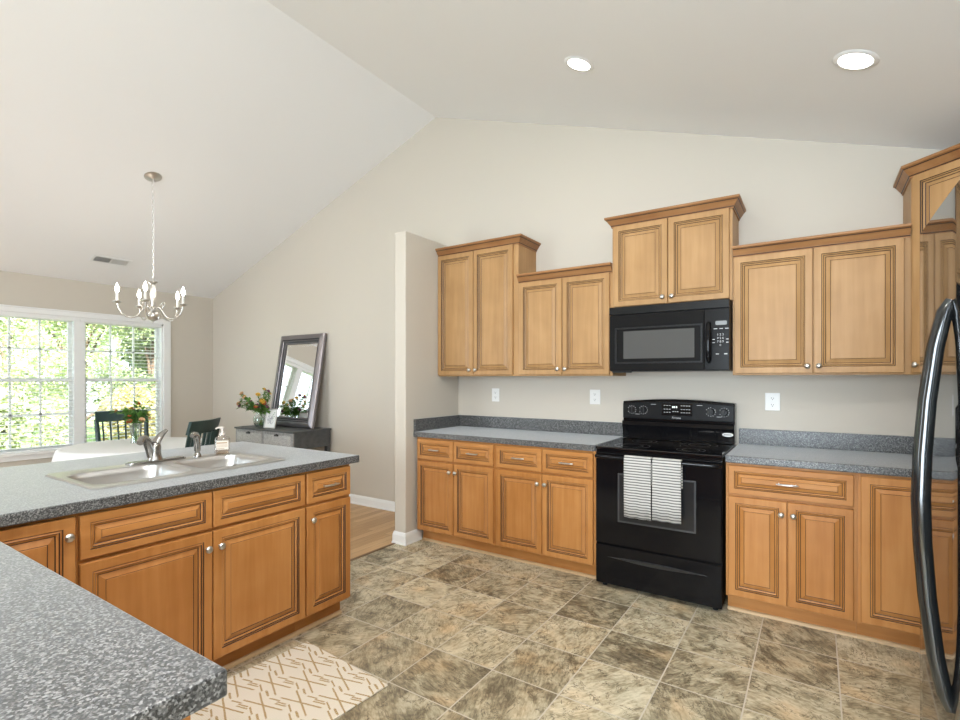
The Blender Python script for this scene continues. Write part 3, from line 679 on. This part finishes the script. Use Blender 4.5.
# crescent grip
up_ = [(.082+.595*k/24, .206+.012*sin(pi*k/24)) for k in range(25)]; lo_ = [(.082+.595*k/24, .206-.016*sin(pi*k/24)) for k in range(25)]
m = MB()
for k in range(24):
    a, b = up_[k], up_[k+1]; c0, d0 = lo_[k], lo_[k+1]; e = sin(pi*k/24)*.016; e2 = sin(pi*(k+1)/24)*.016
    m.add([(a[0], -.001, a[1]), (b[0], -.001, b[1]), (b[0], -.001-e2, b[1]-.003), (a[0], -.001-e, a[1]-.003)], [(0, 1, 2, 3)])
    m.add([(a[0], -.001-e, a[1]-.003), (b[0], -.001-e2, b[1]-.003), (d0[0], -.001, d0[1]), (c0[0], -.001, c0[1])], [(0, 1, 2, 3)])
m.build('grip', plain('charcoal_grip', (.032, .032, .033), .3), dw, smooth=30)
# towels over the oven handle
def towel(label, x0, x1, zb, seed):
    rng = random.Random(seed); yb = -.655-.046
    path = [(-.702+.020, .70), (-.702+.019, .76), (-.702+.0175, .84), (-.702+.014, .862), (-.702+.004, .8715), (-.702-.010, .8700), (-.702-.0165, .860), (-.702-.0185, .80), (-.702-.0195, .70), (-.702-.0195, .60), (-.702-.018, zb)]
    m = MB(); nx = 14; rows = []; ph = rng.uniform(0, 6)
    for y, z in path:
        k = max(0, (.86-z))*.016
        rows.append([(x0+(x1-x0)*i/nx, y+k*sin(i*1.1+ph), z) for i in range(nx+1)])
    for a in range(len(rows)-1): m.add(rows[a]+rows[a+1], [(i, i+1, nx+2+i, nx+1+i) for i in range(nx)])
    o = m.build('kitchen_towel', towel_m, None, smooth=60)
    s = o.modifiers.new('thick', 'SOLIDIFY'); s.thickness = .004; s.offset = 1
    return tag(o, label, 'towel', 'striped kitchen towels')
towel('striped towel on the oven handle, nearer the left cabinets', -.994, -.828, .496, 1)
towel('striped towel on the oven handle, nearer the oven centre and right cabinets', -.822, -.657, .500, 2)

# ------------------------------------------------------------------ over-the-range microwave
MW0, MW1, MY0 = -1.200, -.443, -.395
t = thing('microwave', 'black over-the-range microwave under the raised wall cabinet', 'microwave', (MW0, MY0, 1.402), 0)
w = MW1-MW0; H_ = .441
MB().box(0, w, .022, .392, 0, H_).box(.02, .15, .0, .03, -.010, .004).build('case', black_sat, t, bevel=.003)
MB().box(0, w, -.004, .024, .389, H_).build('vent_grille', plain('black_vent_grille', (.010, .010, .010), .3, spec=.2), t, bevel=.003)
d = MB().box(.001, .612, 0, .022, .004, .385).build('door', plain('black_microwave_door', (.012, .012, .0125), .16, spec=.12), t, bevel=.004)
MB().cells([.040, .052, .592, .602], [.052, .062, .288, .298], lambda i, j: not (i == 1 and j == 1), -.0035, -.0005, 'y').build('window_border', black_sat, d, bevel=.001)
MB().box(.100, .555, -.0022, .001, .085, .272).build('window_glass', mw_glass, d)
MB().tube([(.642, .0, .300), (.642, -.026, .292), (.642, -.036, .25), (.642, -.037, .17), (.642, -.036, .10), (.642, -.026, .062), (.642, 0, .054)], [.010, .013, .015, .016, .015, .013, .010], 12).build('handle', black_gloss, d, smooth=50)
p = MB().box(.614, w-.001, 0, .022, .004, .385).build('control_panel', plain('black_control_panel', (.012, .012, .0125), .22, spec=.12), t, bevel=.003)
MB().prism(rr(.678, .742, .283, .308, .006), -.0015, .001, 'y').build('display', display_m, p)
for x in (.668, .700, .732): key_box(x, x+.020, -.0008, .001, .258, .262, p)
for x in (.680, .727): key_box(x, x+.018, -.0008, .001, .100, .106, p)
for x in (.660, .738):
    for z in (.192, .172): key_box(x, x+.014, -.0008, .001, z, z+.004, p)
text_obj('number_keys', '1 2 3\n4 5 6\n7 8 9\n0', .019, grey_print, p, FRONT(.706, -.0006, .190), 1.15)

# ------------------------------------------------------------------ refrigerator (facing the sink peninsula)
t = thing('refrigerator', 'glossy black side by side refrigerator at the right edge', 'refrigerator', (.25, -1.86, 0), 0)
FH = 1.768
MB().box(.075, .755, -.905, -.005, .03, FH-.01).build('cabinet', black_sat, t, bevel=.006)
MB().box(.045, .075, -.895, -.015, .0, .095).build('kick_grille', black_sat, t)
def fdoor(y0, y1, z0, z1):
    n = 10; m = MB(); pts = []
    for k in range(n+1):
        f = k/n; y = y0+(y1-y0)*f; e = min(f, 1-f)*(y0-y1); r = .014
        x = -.002*sin(pi*f) + (r-math.sqrt(max(0, r*r-(r-min(e, r))**2)))
        pts.append((x, y))
    ex = []
    for f in (.004, .012): ex.append(f)
    poly = pts+[(.070, y1), (.070, y0)]
    return m.prism(poly, z0, z1, 'z')
d1 = fdoor(0, -.60, .105, FH).build('door', fridge_m, t, smooth=25, bevel=.004)
d2 = fdoor(-.606, -.91, .105, FH).build('door', fridge_m, t, smooth=25, bevel=.004)
hp = [(-.001, 1.522), (-.013, 1.497), (-.028, 1.42), (-.042, 1.30), (-.050, 1.18), (-.053, 1.08), (-.050, .98), (-.042, .86), (-.028, .735), (-.013, .652), (-.001, .620)]
m = MB().tube([(x, -.475+.002, z) for x, z in hp], [.012, .015, .016, .017, .0175, .018, .0175, .017, .016, .015, .012], 14)
m.build('handle', handle_m, d1, smooth=50)
MB().box(-.0065, .0, -.645, -.620, .75, 1.45).build('recessed_grip', black_sat, d2)

# ------------------------------------------------------------------ outlets
def outlet(label, x, z, kind):
    t = thing('wall_outlet', label, 'outlet', (x, 0, z), 0, 'outlets above the backsplash')
    MB().box(-.043 if kind else -.038, .043 if kind else .038, -.006, -.0005, -.0585, .0585).build('cover_plate', white_plastic, t, bevel=.003)
    for dz in (-.0215, .0215):
        f = MB().prism(rr(-.0165, .0165, dz-.0145, dz+.0145, .008), -.0085, -.004, 'y').build('socket', white_plastic, t)
        MB().box(-.0075, -.0050, -.0090, -.008, dz-.001, dz+.007).box(.0050, .0075, -.0090, -.008, dz-.001, dz+.006).lathe([(.0028, 0), (.0028, .0006), (0, .0006)], (0, -.0084, dz-.007), 8, '-y').build('slots', slot_m, f)
outlet('white outlet on the wall under the tall corner cabinet', -2.372, 1.208, 0)
outlet('white outlet on the wall just left of the black range', -1.452, 1.208, 1)
outlet('white outlet on the wall right of the black range', -.238, 1.200, 1)

# ------------------------------------------------------------------ rug
rg = MB()
m = rg.box(-.303, .303, -.62, .62, 0, .007).build('kitchen_rug', rug_m, None, bevel=.003)
m.location = (-1.912, -2.80, .001); m.rotation_euler = (0, 0, radians(-4.0))
tag(m, 'cream woven kitchen rug with gold broken diamond lines on the tile floor', 'rug')

# ------------------------------------------------------------------ ceiling: recessed lights, vent, chandelier
def can(label, x, y, power=CAN_POWER, group='recessed ceiling lights'):
    z = zr(x)-.0005; a = math.atan(MR)
    t = thing('recessed_light', label, 'ceiling light', (x, y, z), 0, group); t.rotation_euler = (0, a, 0)
    MB().lathe([(.066, -.001), (.070, -.006), (.088, -.004), (.092, 0)], seg=32).build('trim_ring', white_trim, t, smooth=40)
    MB().lathe([(0, -.0035), (.067, -.0035), (.067, 0)], seg=32).build('lens', lens_m, t)
    lamp('can_lamp', 'AREA', (0, 0, -.012), power, (1, .97, .94), parent=t, shape='DISK', size=.13)
    return t
can('lit round recessed ceiling light above the range, nearer the ridge', -1.188, -.965)
can('lit round recessed ceiling light above the right hand cabinets, nearer the fridge', .150, -.978)
for x, y, l_ in ((-1.188, -2.9, 'added recessed fill light over the kitchen rug, out of view'), (.15, -2.9, 'added recessed fill light over the fridge front, out of view'), (-1.188, -4.9, 'added unseen fill light behind the camera, nearer the ridge'), (.15, -4.9, 'added unseen fill light behind the camera, by the right wall')):  # unseen cans added only to fill the kitchen with light
    can(l_, x, y, REAR_FILL)
al = math.atan(ML)
t = thing('ceiling_vent', 'white two-panel air vent in the sloped dining ceiling', 'vent', (-6.475, -1.42, zl(-6.475)-.0005), 0); t.rotation_euler = (0, -al, 0)
MB().cells([-.075, -.050, .050, .075], [-.185, -.155, -.005, .005, .155, .185], lambda i, j: not (i == 1 and j in (1, 3)), -.006, 0).build('vent_frame', white_trim, t, bevel=.002)
MB().box(-.055, .055, -.160, 0, -.0018, -.0008).build('vent_duct', plain('vent_dark', (.16, .16, .155), .7), t)
MB().box(-.055, .055, 0, .160, -.0018, -.0008).build('vent_backing', white_trim, t)
m = MB()
for k in range(9): y = -.150+.0175*k; m.box(-.05, .05, y, y+.003, -.006, -.002)
for k in range(9): y = .008+.0170*k; m.box(-.05, .05, y, y+.009, -.006, -.002)
m.build('louvers', plain('vent_louver', (.50, .50, .49), .5), t)

t = thing('chandelier', 'brushed nickel five-arm candle chandelier hanging over the dining table', 'chandelier', (-4.995, -1.645, 0), 0)
zc = zl(-4.995)
cn = MB().lathe([(0, -.030), (.012, -.030), (.020, -.022), (.055, -.014), (.070, -.004), (.070, .002)], seg=28).build('canopy', nickel, t, smooth=40); cn.location = (0, 0, zc-.002); cn.rotation_euler = (0, -al, 0)
m = MB(); zt_, zb_ = zc-.028, 2.262; nl = 30
for k in range(nl):
    z = zb_+(zt_-zb_)*(k+.5)/nl; hl = (zt_-zb_)/nl*.62; pts = []
    for q in range(13):
        a = 2*pi*q/12; u, v = .0075*cos(a), hl*sin(a)
        pts.append((u, 0, z+v) if k % 2 else (0, u, z+v))
    m.tube(pts, .0032, 5, cap=False)
m.build('chain', nickel, t, smooth=60)
MB().lathe([(0, 1.855), (.005, 1.857), (.008, 1.866), (.010, 1.872), (.036, 1.884), (.051, 1.903), (.054, 1.92), (.048, 1.942), (.028, 1.960), (.014, 1.966), (.020, 1.976), (.034, 1.984), (.034, 1.994), (.018, 2.004), (.022, 2.03), (.021, 2.07), (.026, 2.12), (.017, 2.17), (.015, 2.20), (.028, 2.214), (.040, 2.222), (.038, 2.228), (.010, 2.234), (.006, 2.262), (0, 2.264)], seg=24).build('column', nickel, t, smooth=40)
arm0 = None
cam_dir = math.atan2(-3.838+1.645, 0+4.995)      # bearing from the fixture to the viewer
for k, off in enumerate((-12, 60, 132, 204, -84)):
    a = cam_dir+radians(off)
    if arm0 is None:
        pth = []
        for q in range(15):
            s = q/14; pth.append((.022+.308*s, 0, 1.985-.115*sin(pi*min(1, s*1.02)*.86)-.004*s+.055*max(0, s-.62)*2.2))
        arm0 = MB().tube([(.02, 0, 1.985), (.05, 0, 1.995), (.075, 0, 1.975), (.10, 0, 1.935), (.125, 0, 1.905), (.16, 0, 1.893), (.20, 0, 1.900), (.235, 0, 1.930), (.256, 0, 1.975), (.265, 0, 2.022)], .0062, 10)
        arm0.tube([(.075, 0, 1.985), (.095, 0, 2.005), (.105, 0, 2.03), (.09, 0, 2.045), (.075, 0, 2.03), (.088, 0, 2.018)], .004, 8)
        arm_me = arm0.mesh('arm', nickel, 50)
        pan_me = MB().lathe([(.006, 2.010), (.016, 2.014), (.034, 2.022), (.036, 2.028), (.020, 2.026), (.013, 2.030), (.013, 2.034)], (.265, 0, 0), 20).mesh('drip_pan', nickel, 40)
        can_me = MB().lathe([(.011, 2.030), (.011, 2.102), (.006, 2.105), (0, 2.105)], (.265, 0, 0), 16).mesh('candle_sleeve', plain('ivory_sleeve', (.85, .83, .78), .4), 40)
        blb_me = MB().lathe([(.007, 2.104), (.012, 2.114), (.0165, 2.130), (.015, 2.146), (.009, 2.165), (.003, 2.182), (0, 2.186)], (.265, 0, 0), 16).mesh('bulb', bulb_m, 60)
    ar = link_mesh('arm', arm_me, t, (0, 0, 0), (0, 0, a))
    link_mesh('drip_pan', pan_me, ar, (0, 0, 0)); link_mesh('candle_sleeve', can_me, ar, (0, 0, 0)); link_mesh('bulb', blb_me, ar, (0, 0, 0))
    lamp('bulb_lamp', 'POINT', (.265*cos(a), .265*sin(a), 2.215), BULB_POWER, (1, .93, .84), parent=t, shadow_soft_size=.02)

# ------------------------------------------------------------------ blinds
def blind(label, y0, y1):
    t = thing('window_blind', label, 'blind', (XL-.028, (y0+y1)/2, 0), 0, 'open slat blinds in the dining window')
    h = (y1-y0)/2
    MB().box(-.025, .025, -h, h, 2.005, 2.047).build('headrail', white_trim, t, bevel=.003)
    m = MB(); z = .615
    while z < 2.0:
        m.add([(-.024, -h, z+.0035), (.024, -h, z-.0035), (.024, h, z-.0035), (-.024, h, z+.0035), (-.024, -h, z+.0055), (.024, -h, z-.0015), (.024, h, z-.0015), (-.024, h, z+.0055)], [(0, 1, 2, 3), (4, 7, 6, 5), (0, 4, 5, 1), (3, 2, 6, 7), (0, 3, 7, 4), (1, 5, 6, 2)]); z += .042
    m.build('slats', white_trim, t)
    MB().box(-.024, .024, -h, h, .572, .592).build('bottom_rail', white_trim, t)
    m = MB()
    for y in (-h*.72, h*.72): m.tube([(.026, y, .59), (.026, y, 2.01)], .0012, 6)
    m.build('ladder_cord', white_trim, t)
blind('white open blind over the left half of the dining window', WY0+.024, MY-.004)
blind('white open blind over the right half of the dining window, behind the chair', MY+.004, WY1-.024)

# ------------------------------------------------------------------ dining table, cloth, chairs
TX, TY, TR, TZ = -5.18, -1.68, .58, .75
t = thing('dining_table', 'round pedestal dining table hidden under a white cloth', 'table', (TX, TY, 0), 0)
MB().lathe([(0, .715), (TR-.012, .715), (TR-.010, .742), (0, .742)], seg=48).build('tabletop', green_paint, t)
MB().lathe([(.06, .06), (.07, .12), (.045, .25), (.06, .5), (.09, .70), (.20, .714), (0, .714)], seg=24).build('pedestal', green_paint, t, smooth=40)
for k in range(4):
    a = k*pi/2+.4; MB().tube([(.04*cos(a), .04*sin(a), .14), (.2*cos(a), .2*sin(a), .09), (.40*cos(a), .40*sin(a), .022)], [.035, .03, .02], 8).build('foot', green_paint, t, smooth=50)
m = MB(); seg = 120; rows = []
for r, z, amp in ((.0, TZ, 0), (TR*.5, TZ, 0), (TR-.02, TZ, 0), (TR+.002, TZ-.004, 0), (TR+.012, TZ-.016, .001), (TR+.022, TZ-.08, .010), (TR+.030, TZ-.15, .016), (TR+.038, TZ-.235, .022)):
    rows.append([((r+amp*sin(q*2*pi/seg*16+.6*sin(q*.21)))*cos(q*2*pi/seg), (r+amp*sin(q*2*pi/seg*16+.6*sin(q*.21)))*sin(q*2*pi/seg), z) for q in range(seg)])
for a in range(1, len(rows)-1): m.add(rows[a]+rows[a+1], [(i, (i+1) % seg, seg+(i+1) % seg, seg+i) for i in range(seg)])
m.add(rows[1], [tuple(range(seg))])
o = m.build('tablecloth', cloth_m, None, smooth=50); o.location = (TX, TY, 0); s = o.modifiers.new('thick', 'SOLIDIFY'); s.thickness = .003; s.offset = 0
tag(o, 'white tablecloth draped in folds over the round dining table', 'tablecloth')

def make_chair(label, loc, rz):
    t = thing('dining_chair', label, 'chair', loc, rz, 'green chairs at the dining table')   # local +x is the way the sitter faces
    sw = .225
    m = MB().prism(rr(-.20, .22, -sw, sw, .04), .435, .462).build('seat', green_paint, t, bevel=.006)
    for s in (-1, 1):
        MB().tube([(.175, s*.19, .435), (.19, s*.195, 0)], [.020, .015], 8).build('front_leg', green_paint, t, smooth=50)
        MB().tube([(-.185, s*.195, .44), (-.225, s*.20, 0)], [.020, .015], 8).build('rear_leg', green_paint, t, smooth=50)
        MB().tube([(-.18, s*.20, .44), (-.20, s*.212, .66), (-.255, s*.222, .93)], [.020, .018, .016], 8, flat=1.3).build('back_post', green_paint, t, smooth=50)
    m = MB(); n = 14; V = []
    for i in range(n+1):
        f = -1+2*i/n; y = f*.235; bx = -.250-.035*(1-f*f)
        z1 = 1.012; z0 = .905
        V += [(bx-.012+.018, y, z0), (bx+.012+.018, y, z0), (bx+.012-.012, y, z1), (bx-.012-.012, y, z1)]
    F = [(4*i+k, 4*i+(k+1) % 4, 4*i+4+(k+1) % 4, 4*i+4+k) for i in range(n) for k in range(4)]+[(3, 2, 1, 0), (4*n, 4*n+1, 4*n+2, 4*n+3)]
    m.add(V, F).build('top_rail', green_paint, t, bevel=.004)
    for k in range(6):
        f = -1+2*(k+.5)/6; y = f*.19; bx = -.035*(1-f*f)
        MB().tube([(-.185, y, .455), (-.215+bx*.5, y*1.03, .68), (-.240+bx, y*1.08, .915)], .015, 4, flat=.55).build('slat', green_paint, t)
    MB().tube([(.18, -.19, .2), (.18, .19, .2)], .010, 6).tube([(-.205, -.196, .2), (-.205, .196, .2)], .010, 6).build('stretcher', green_paint, t)
    return t
ch = make_chair('dark green slat-back chair behind the table, in front of the window', (-5.90, -1.475, 0), radians(-8))
rz2 = math.atan2(-.57, -.82)
dup(ch, (-4.24-.265*.82, -1.57-.265*.57, 0), rz2, 'dark green slat-back chair near the grey console, seen past the sprayer')

# ------------------------------------------------------------------ bouquets and vases
def bouquet(name, label, loc, r, h, zs, seed, cols, n_leaf, n_fl, lean=(0, 0), fs=.02, ls=.05, flat=.9):
    rng = random.Random(seed); t = thing(name, label, 'flowers', loc)
    st, lf = MB(), MB(); heads = []
    for k in range(n_fl+8):
        a = rng.uniform(0, 6.28); q = math.sqrt(rng.uniform(.05, 1)); tz = h*(rng.uniform(.55, 1.0)-.25*q*q)
        tip = Vector((r*q*cos(a)+lean[0], r*q*sin(a)*flat+lean[1], tz)); b0 = Vector((-.022*cos(a), -.022*sin(a), .012))
        mid = Vector((.012*cos(a), .012*sin(a), zs))
        st.tube([b0, mid, (mid+tip)/2+Vector((0, 0, .02)), tip], [.0022, .0022, .0018, .0013], 5)
        if k < n_fl: heads.append(tip)
        for _ in range(n_leaf):
            f = rng.uniform(.15, 1.0); p = mid.lerp(tip, f)+Vector((0, 0, .012*sin(pi*f)))
            d = Vector((rng.gauss(cos(a), .8), rng.gauss(sin(a), .8), rng.gauss(.25, .5))).normalized(); s = ls*rng.uniform(.6, 1.3)
            sd = d.cross(Vector((0, 0, 1))).normalized()*s*.28; dn = Vector((0, 0, -s*.18))
            lf.add([p, p+d*s*.45+sd, p+d*s+dn, p+d*s*.45-sd], [(0, 1, 2), (0, 2, 3)])
    st.build('stems', stem_m, t, smooth=60); lf.build('foliage', leaf_bq, t)
    for i, p in enumerate(heads):
        m = MB(); s = fs*rng.uniform(.75, 1.25); ax = Vector((p.x-lean[0], p.y-lean[1], .10)).normalized(); rot = ax.to_track_quat('Z', 'Y').to_matrix().to_4x4()
        for ring, (n_, tilt) in enumerate(((8, .35), (7, .8))):
            for k in range(n_):
                a = 2*pi*k/n_+ring*.4; d = Vector((cos(a), sin(a), tilt))*s*(1-.2*ring); sd = Vector((-sin(a), cos(a), 0))*s*.33
                m.add([(0, 0, 0), d*.6+sd, d, d*.6-sd], [(0, 1, 2), (0, 2, 3)])
        m.sphere((0, 0, s*.25), s*.3, 8, 5); m.xf(Matrix.Translation(p) @ rot)
        m.build('blossom', cols[i % len(cols)], t)
    return t
def vase(label, loc, prof, wz):
    t = thing('glass_vase', label, 'vase', loc)
    inner = [(max(r-.003, 0), z+.003 if i == 0 else z) for i, (r, z) in enumerate(prof)]
    MB().lathe([(0, prof[0][1])]+prof+inner[::-1]+[(0, inner[0][1])], seg=28).build('vessel', vase_m, t, smooth=50)
    wp = [(r, z) for r, z in inner if z < wz]; MB().lathe([(0, wp[0][1]+.001)]+[(r-.001, z+.001) for r, z in wp]+[(wp[-1][0]-.001, wz), (0, wz)], seg=24).build('water', water_m, t, smooth=50)
    return t
VT = (-5.30, -1.665, TZ+.002)
vase('clear glass vase of flowers on the white tablecloth', VT, [(.036, 0), (.040, .004), (.034, .05), (.036, .10), (.048, .16), (.058, .19)], .11)
bouquet('flower_bouquet', 'loose bouquet with rust blossoms and green blades on the dining table', (VT[0], VT[1], VT[2]+.008), .19, .40, .18, 5, [rust_fl, peach_fl, rust_fl, gold_fl], 10, 11, fs=.027, ls=.075)

# ------------------------------------------------------------------ console, mirror, frame
CX0, CX1, CY0, CZ = -5.58, -4.53, -.512, .80
t = thing('console_table', 'grey washed console with two carved drawers against the back wall', 'console', (CX0, CY0, 0), 0)
w, d = CX1-CX0, .49
MB().box(-.012, w+.012, -.012, d, CZ-.020, CZ).build('top', console_dark, t, bevel=.003)
MB().box(.0, w, .012, d-.005, .605, CZ-.020).build('case', console_dark, t)
for x in (.022, w-.022):
    for y in (.030, d-.03): MB().box(x-.022, x+.022, y-.022, y+.022, 0, .605).build('leg', console_dark, t)
MB().cells([0, .018, w/2-.008, w/2+.008, w-.018, w], [.605, .620, CZ-.034, CZ-.020], lambda i, j: not (i in (1, 3) and j == 1), .0, .012, 'y').build('face_frame', console_grey, t)
for a, b in ((.021, w/2-.011), (w/2+.011, w-.021)):
    dr = MB().box(a, b, -.002, .011, .623, CZ-.037).build('drawer', console_grey, t, bevel=.002)
    MB().box(a+.016, b-.016, -.006, -.001, .638, CZ-.052).build('carved_panel', carved_m, dr, bevel=.002)
    cup = MB(); cx = (a+b)/2
    cup.prism([(cx+.030*cos(pi*k/10), CZ-.062+.024*sin(pi*k/10)) for k in range(11)], -.026, -.004, 'y').build('cup_pull', slot_m, dr, bevel=.004)
MB().box(.02, w-.02, .03, d-.03, .20, .225).build('lower_shelf', console_dark, t)
# leaning mirror
MWd, MHt = .785, 1.075
m = MB(); R = []
PF = [(0, 0), (0, .030), (.010, .042), (.040, .052), (.058, .054), (.066, .047), (.072, .047), (.078, .040), (.092, .036), (.098, .028), (.106, .027), (.112, .014)]
PMt = [0, 0, 0, 0, 1, 1, 0, 1, 1, 0, 1]
for dd, hh_ in PF: R.append([(dd, -hh_, dd), (MWd-dd, -hh_, dd), (MWd-dd, -hh_, MHt-dd), (dd, -hh_, MHt-dd)])
for a in range(len(R)-1):
    for i in range(4): j = (i+1) % 4; m.add([R[a][i], R[a][j], R[a+1][j], R[a+1][i]], [(0, 1, 2, 3)], PMt[a])
m.add(R[0], [(3, 2, 1, 0)])
t = thing('leaning_mirror', 'tall pewter framed mirror leaning on the wall above the console', 'mirror', (-5.388, -.190, CZ+.002), 0)
lean = math.atan2(.180, MHt); t.rotation_euler = (-lean, 0, 0)
m.build('frame', [frame_silver, frame_black], t)
g = .112; MB().box(g, MWd-g, -.0145, -.013, g, MHt-g).build('mirror_glass', mirror_m, t)
MB().cells([g, g+.022, MWd-g-.022, MWd-g], [g, g+.022, MHt-g-.022, MHt-g], lambda i, j: not (i == 1 and j == 1), -.0165, -.0145, 'y').build('bevelled_edge', mirror_m, t)
# small framed print
t = thing('picture_frame', 'small silver framed print with violet sketch, leaning before the mirror', 'picture frame', (-5.065, -.425, CZ+.002), radians(4)); t.rotation_euler = (radians(-13), 0, radians(8))
MB().cells([-.085, -.073, .073, .085], [0, .012, .208, .220], lambda i, j: not (i == 1 and j == 1), -.012, .004, 'y').build('frame', plain('silver_frame', (.60, .59, .57), .3, .7), t, bevel=.002)
p = MB().box(-.073, .073, -.004, .003, .012, .208).build('print', paper_m, t)
m = MB(); rng = random.Random(9)
for k in range(9):
    x, z = rng.uniform(-.035, .03), rng.uniform(.06, .16); q = [(x+.018*cos(a*.7+k), -.0046, z+.02*sin(a*.9+k)) for a in range(7)]
    m.tube(q, .0018, 4)
m.build('sketch_lines', ink_m, p)
m = MB()
for k in range(4): x, z = .02+.012*(k % 2), .10+.022*k; m.add([(x, -.0046, z), (x+.012, -.0046, z+.004), (x+.02, -.0046, z+.016), (x+.004, -.0046, z+.012)], [(0, 1, 2, 3)])
m.build('sketch_leaves', ink_g, p)
p2 = MB().box(-.01, .01, .004, .03, .0, .15).build('easel_back', console_dark, t)
VC = (-5.285, -.385, CZ+.002)
vase('round clear glass vase of flowers on the grey console', VC, [(.045, 0), (.060, .006), (.082, .05), (.086, .085), (.070, .13), (.056, .155), (.060, .17)], .11)
bouquet('flower_bouquet', 'full mixed bouquet of yellow, plum and rust flowers on the console', (VC[0], VC[1], VC[2]+.010), .29, .48, .15, 12, [gold_fl, plum_fl, rust_fl, peach_fl, gold_fl, plum_fl], 22, 20, fs=.028, ls=.052, flat=.42, lean=(-.035, -.05))
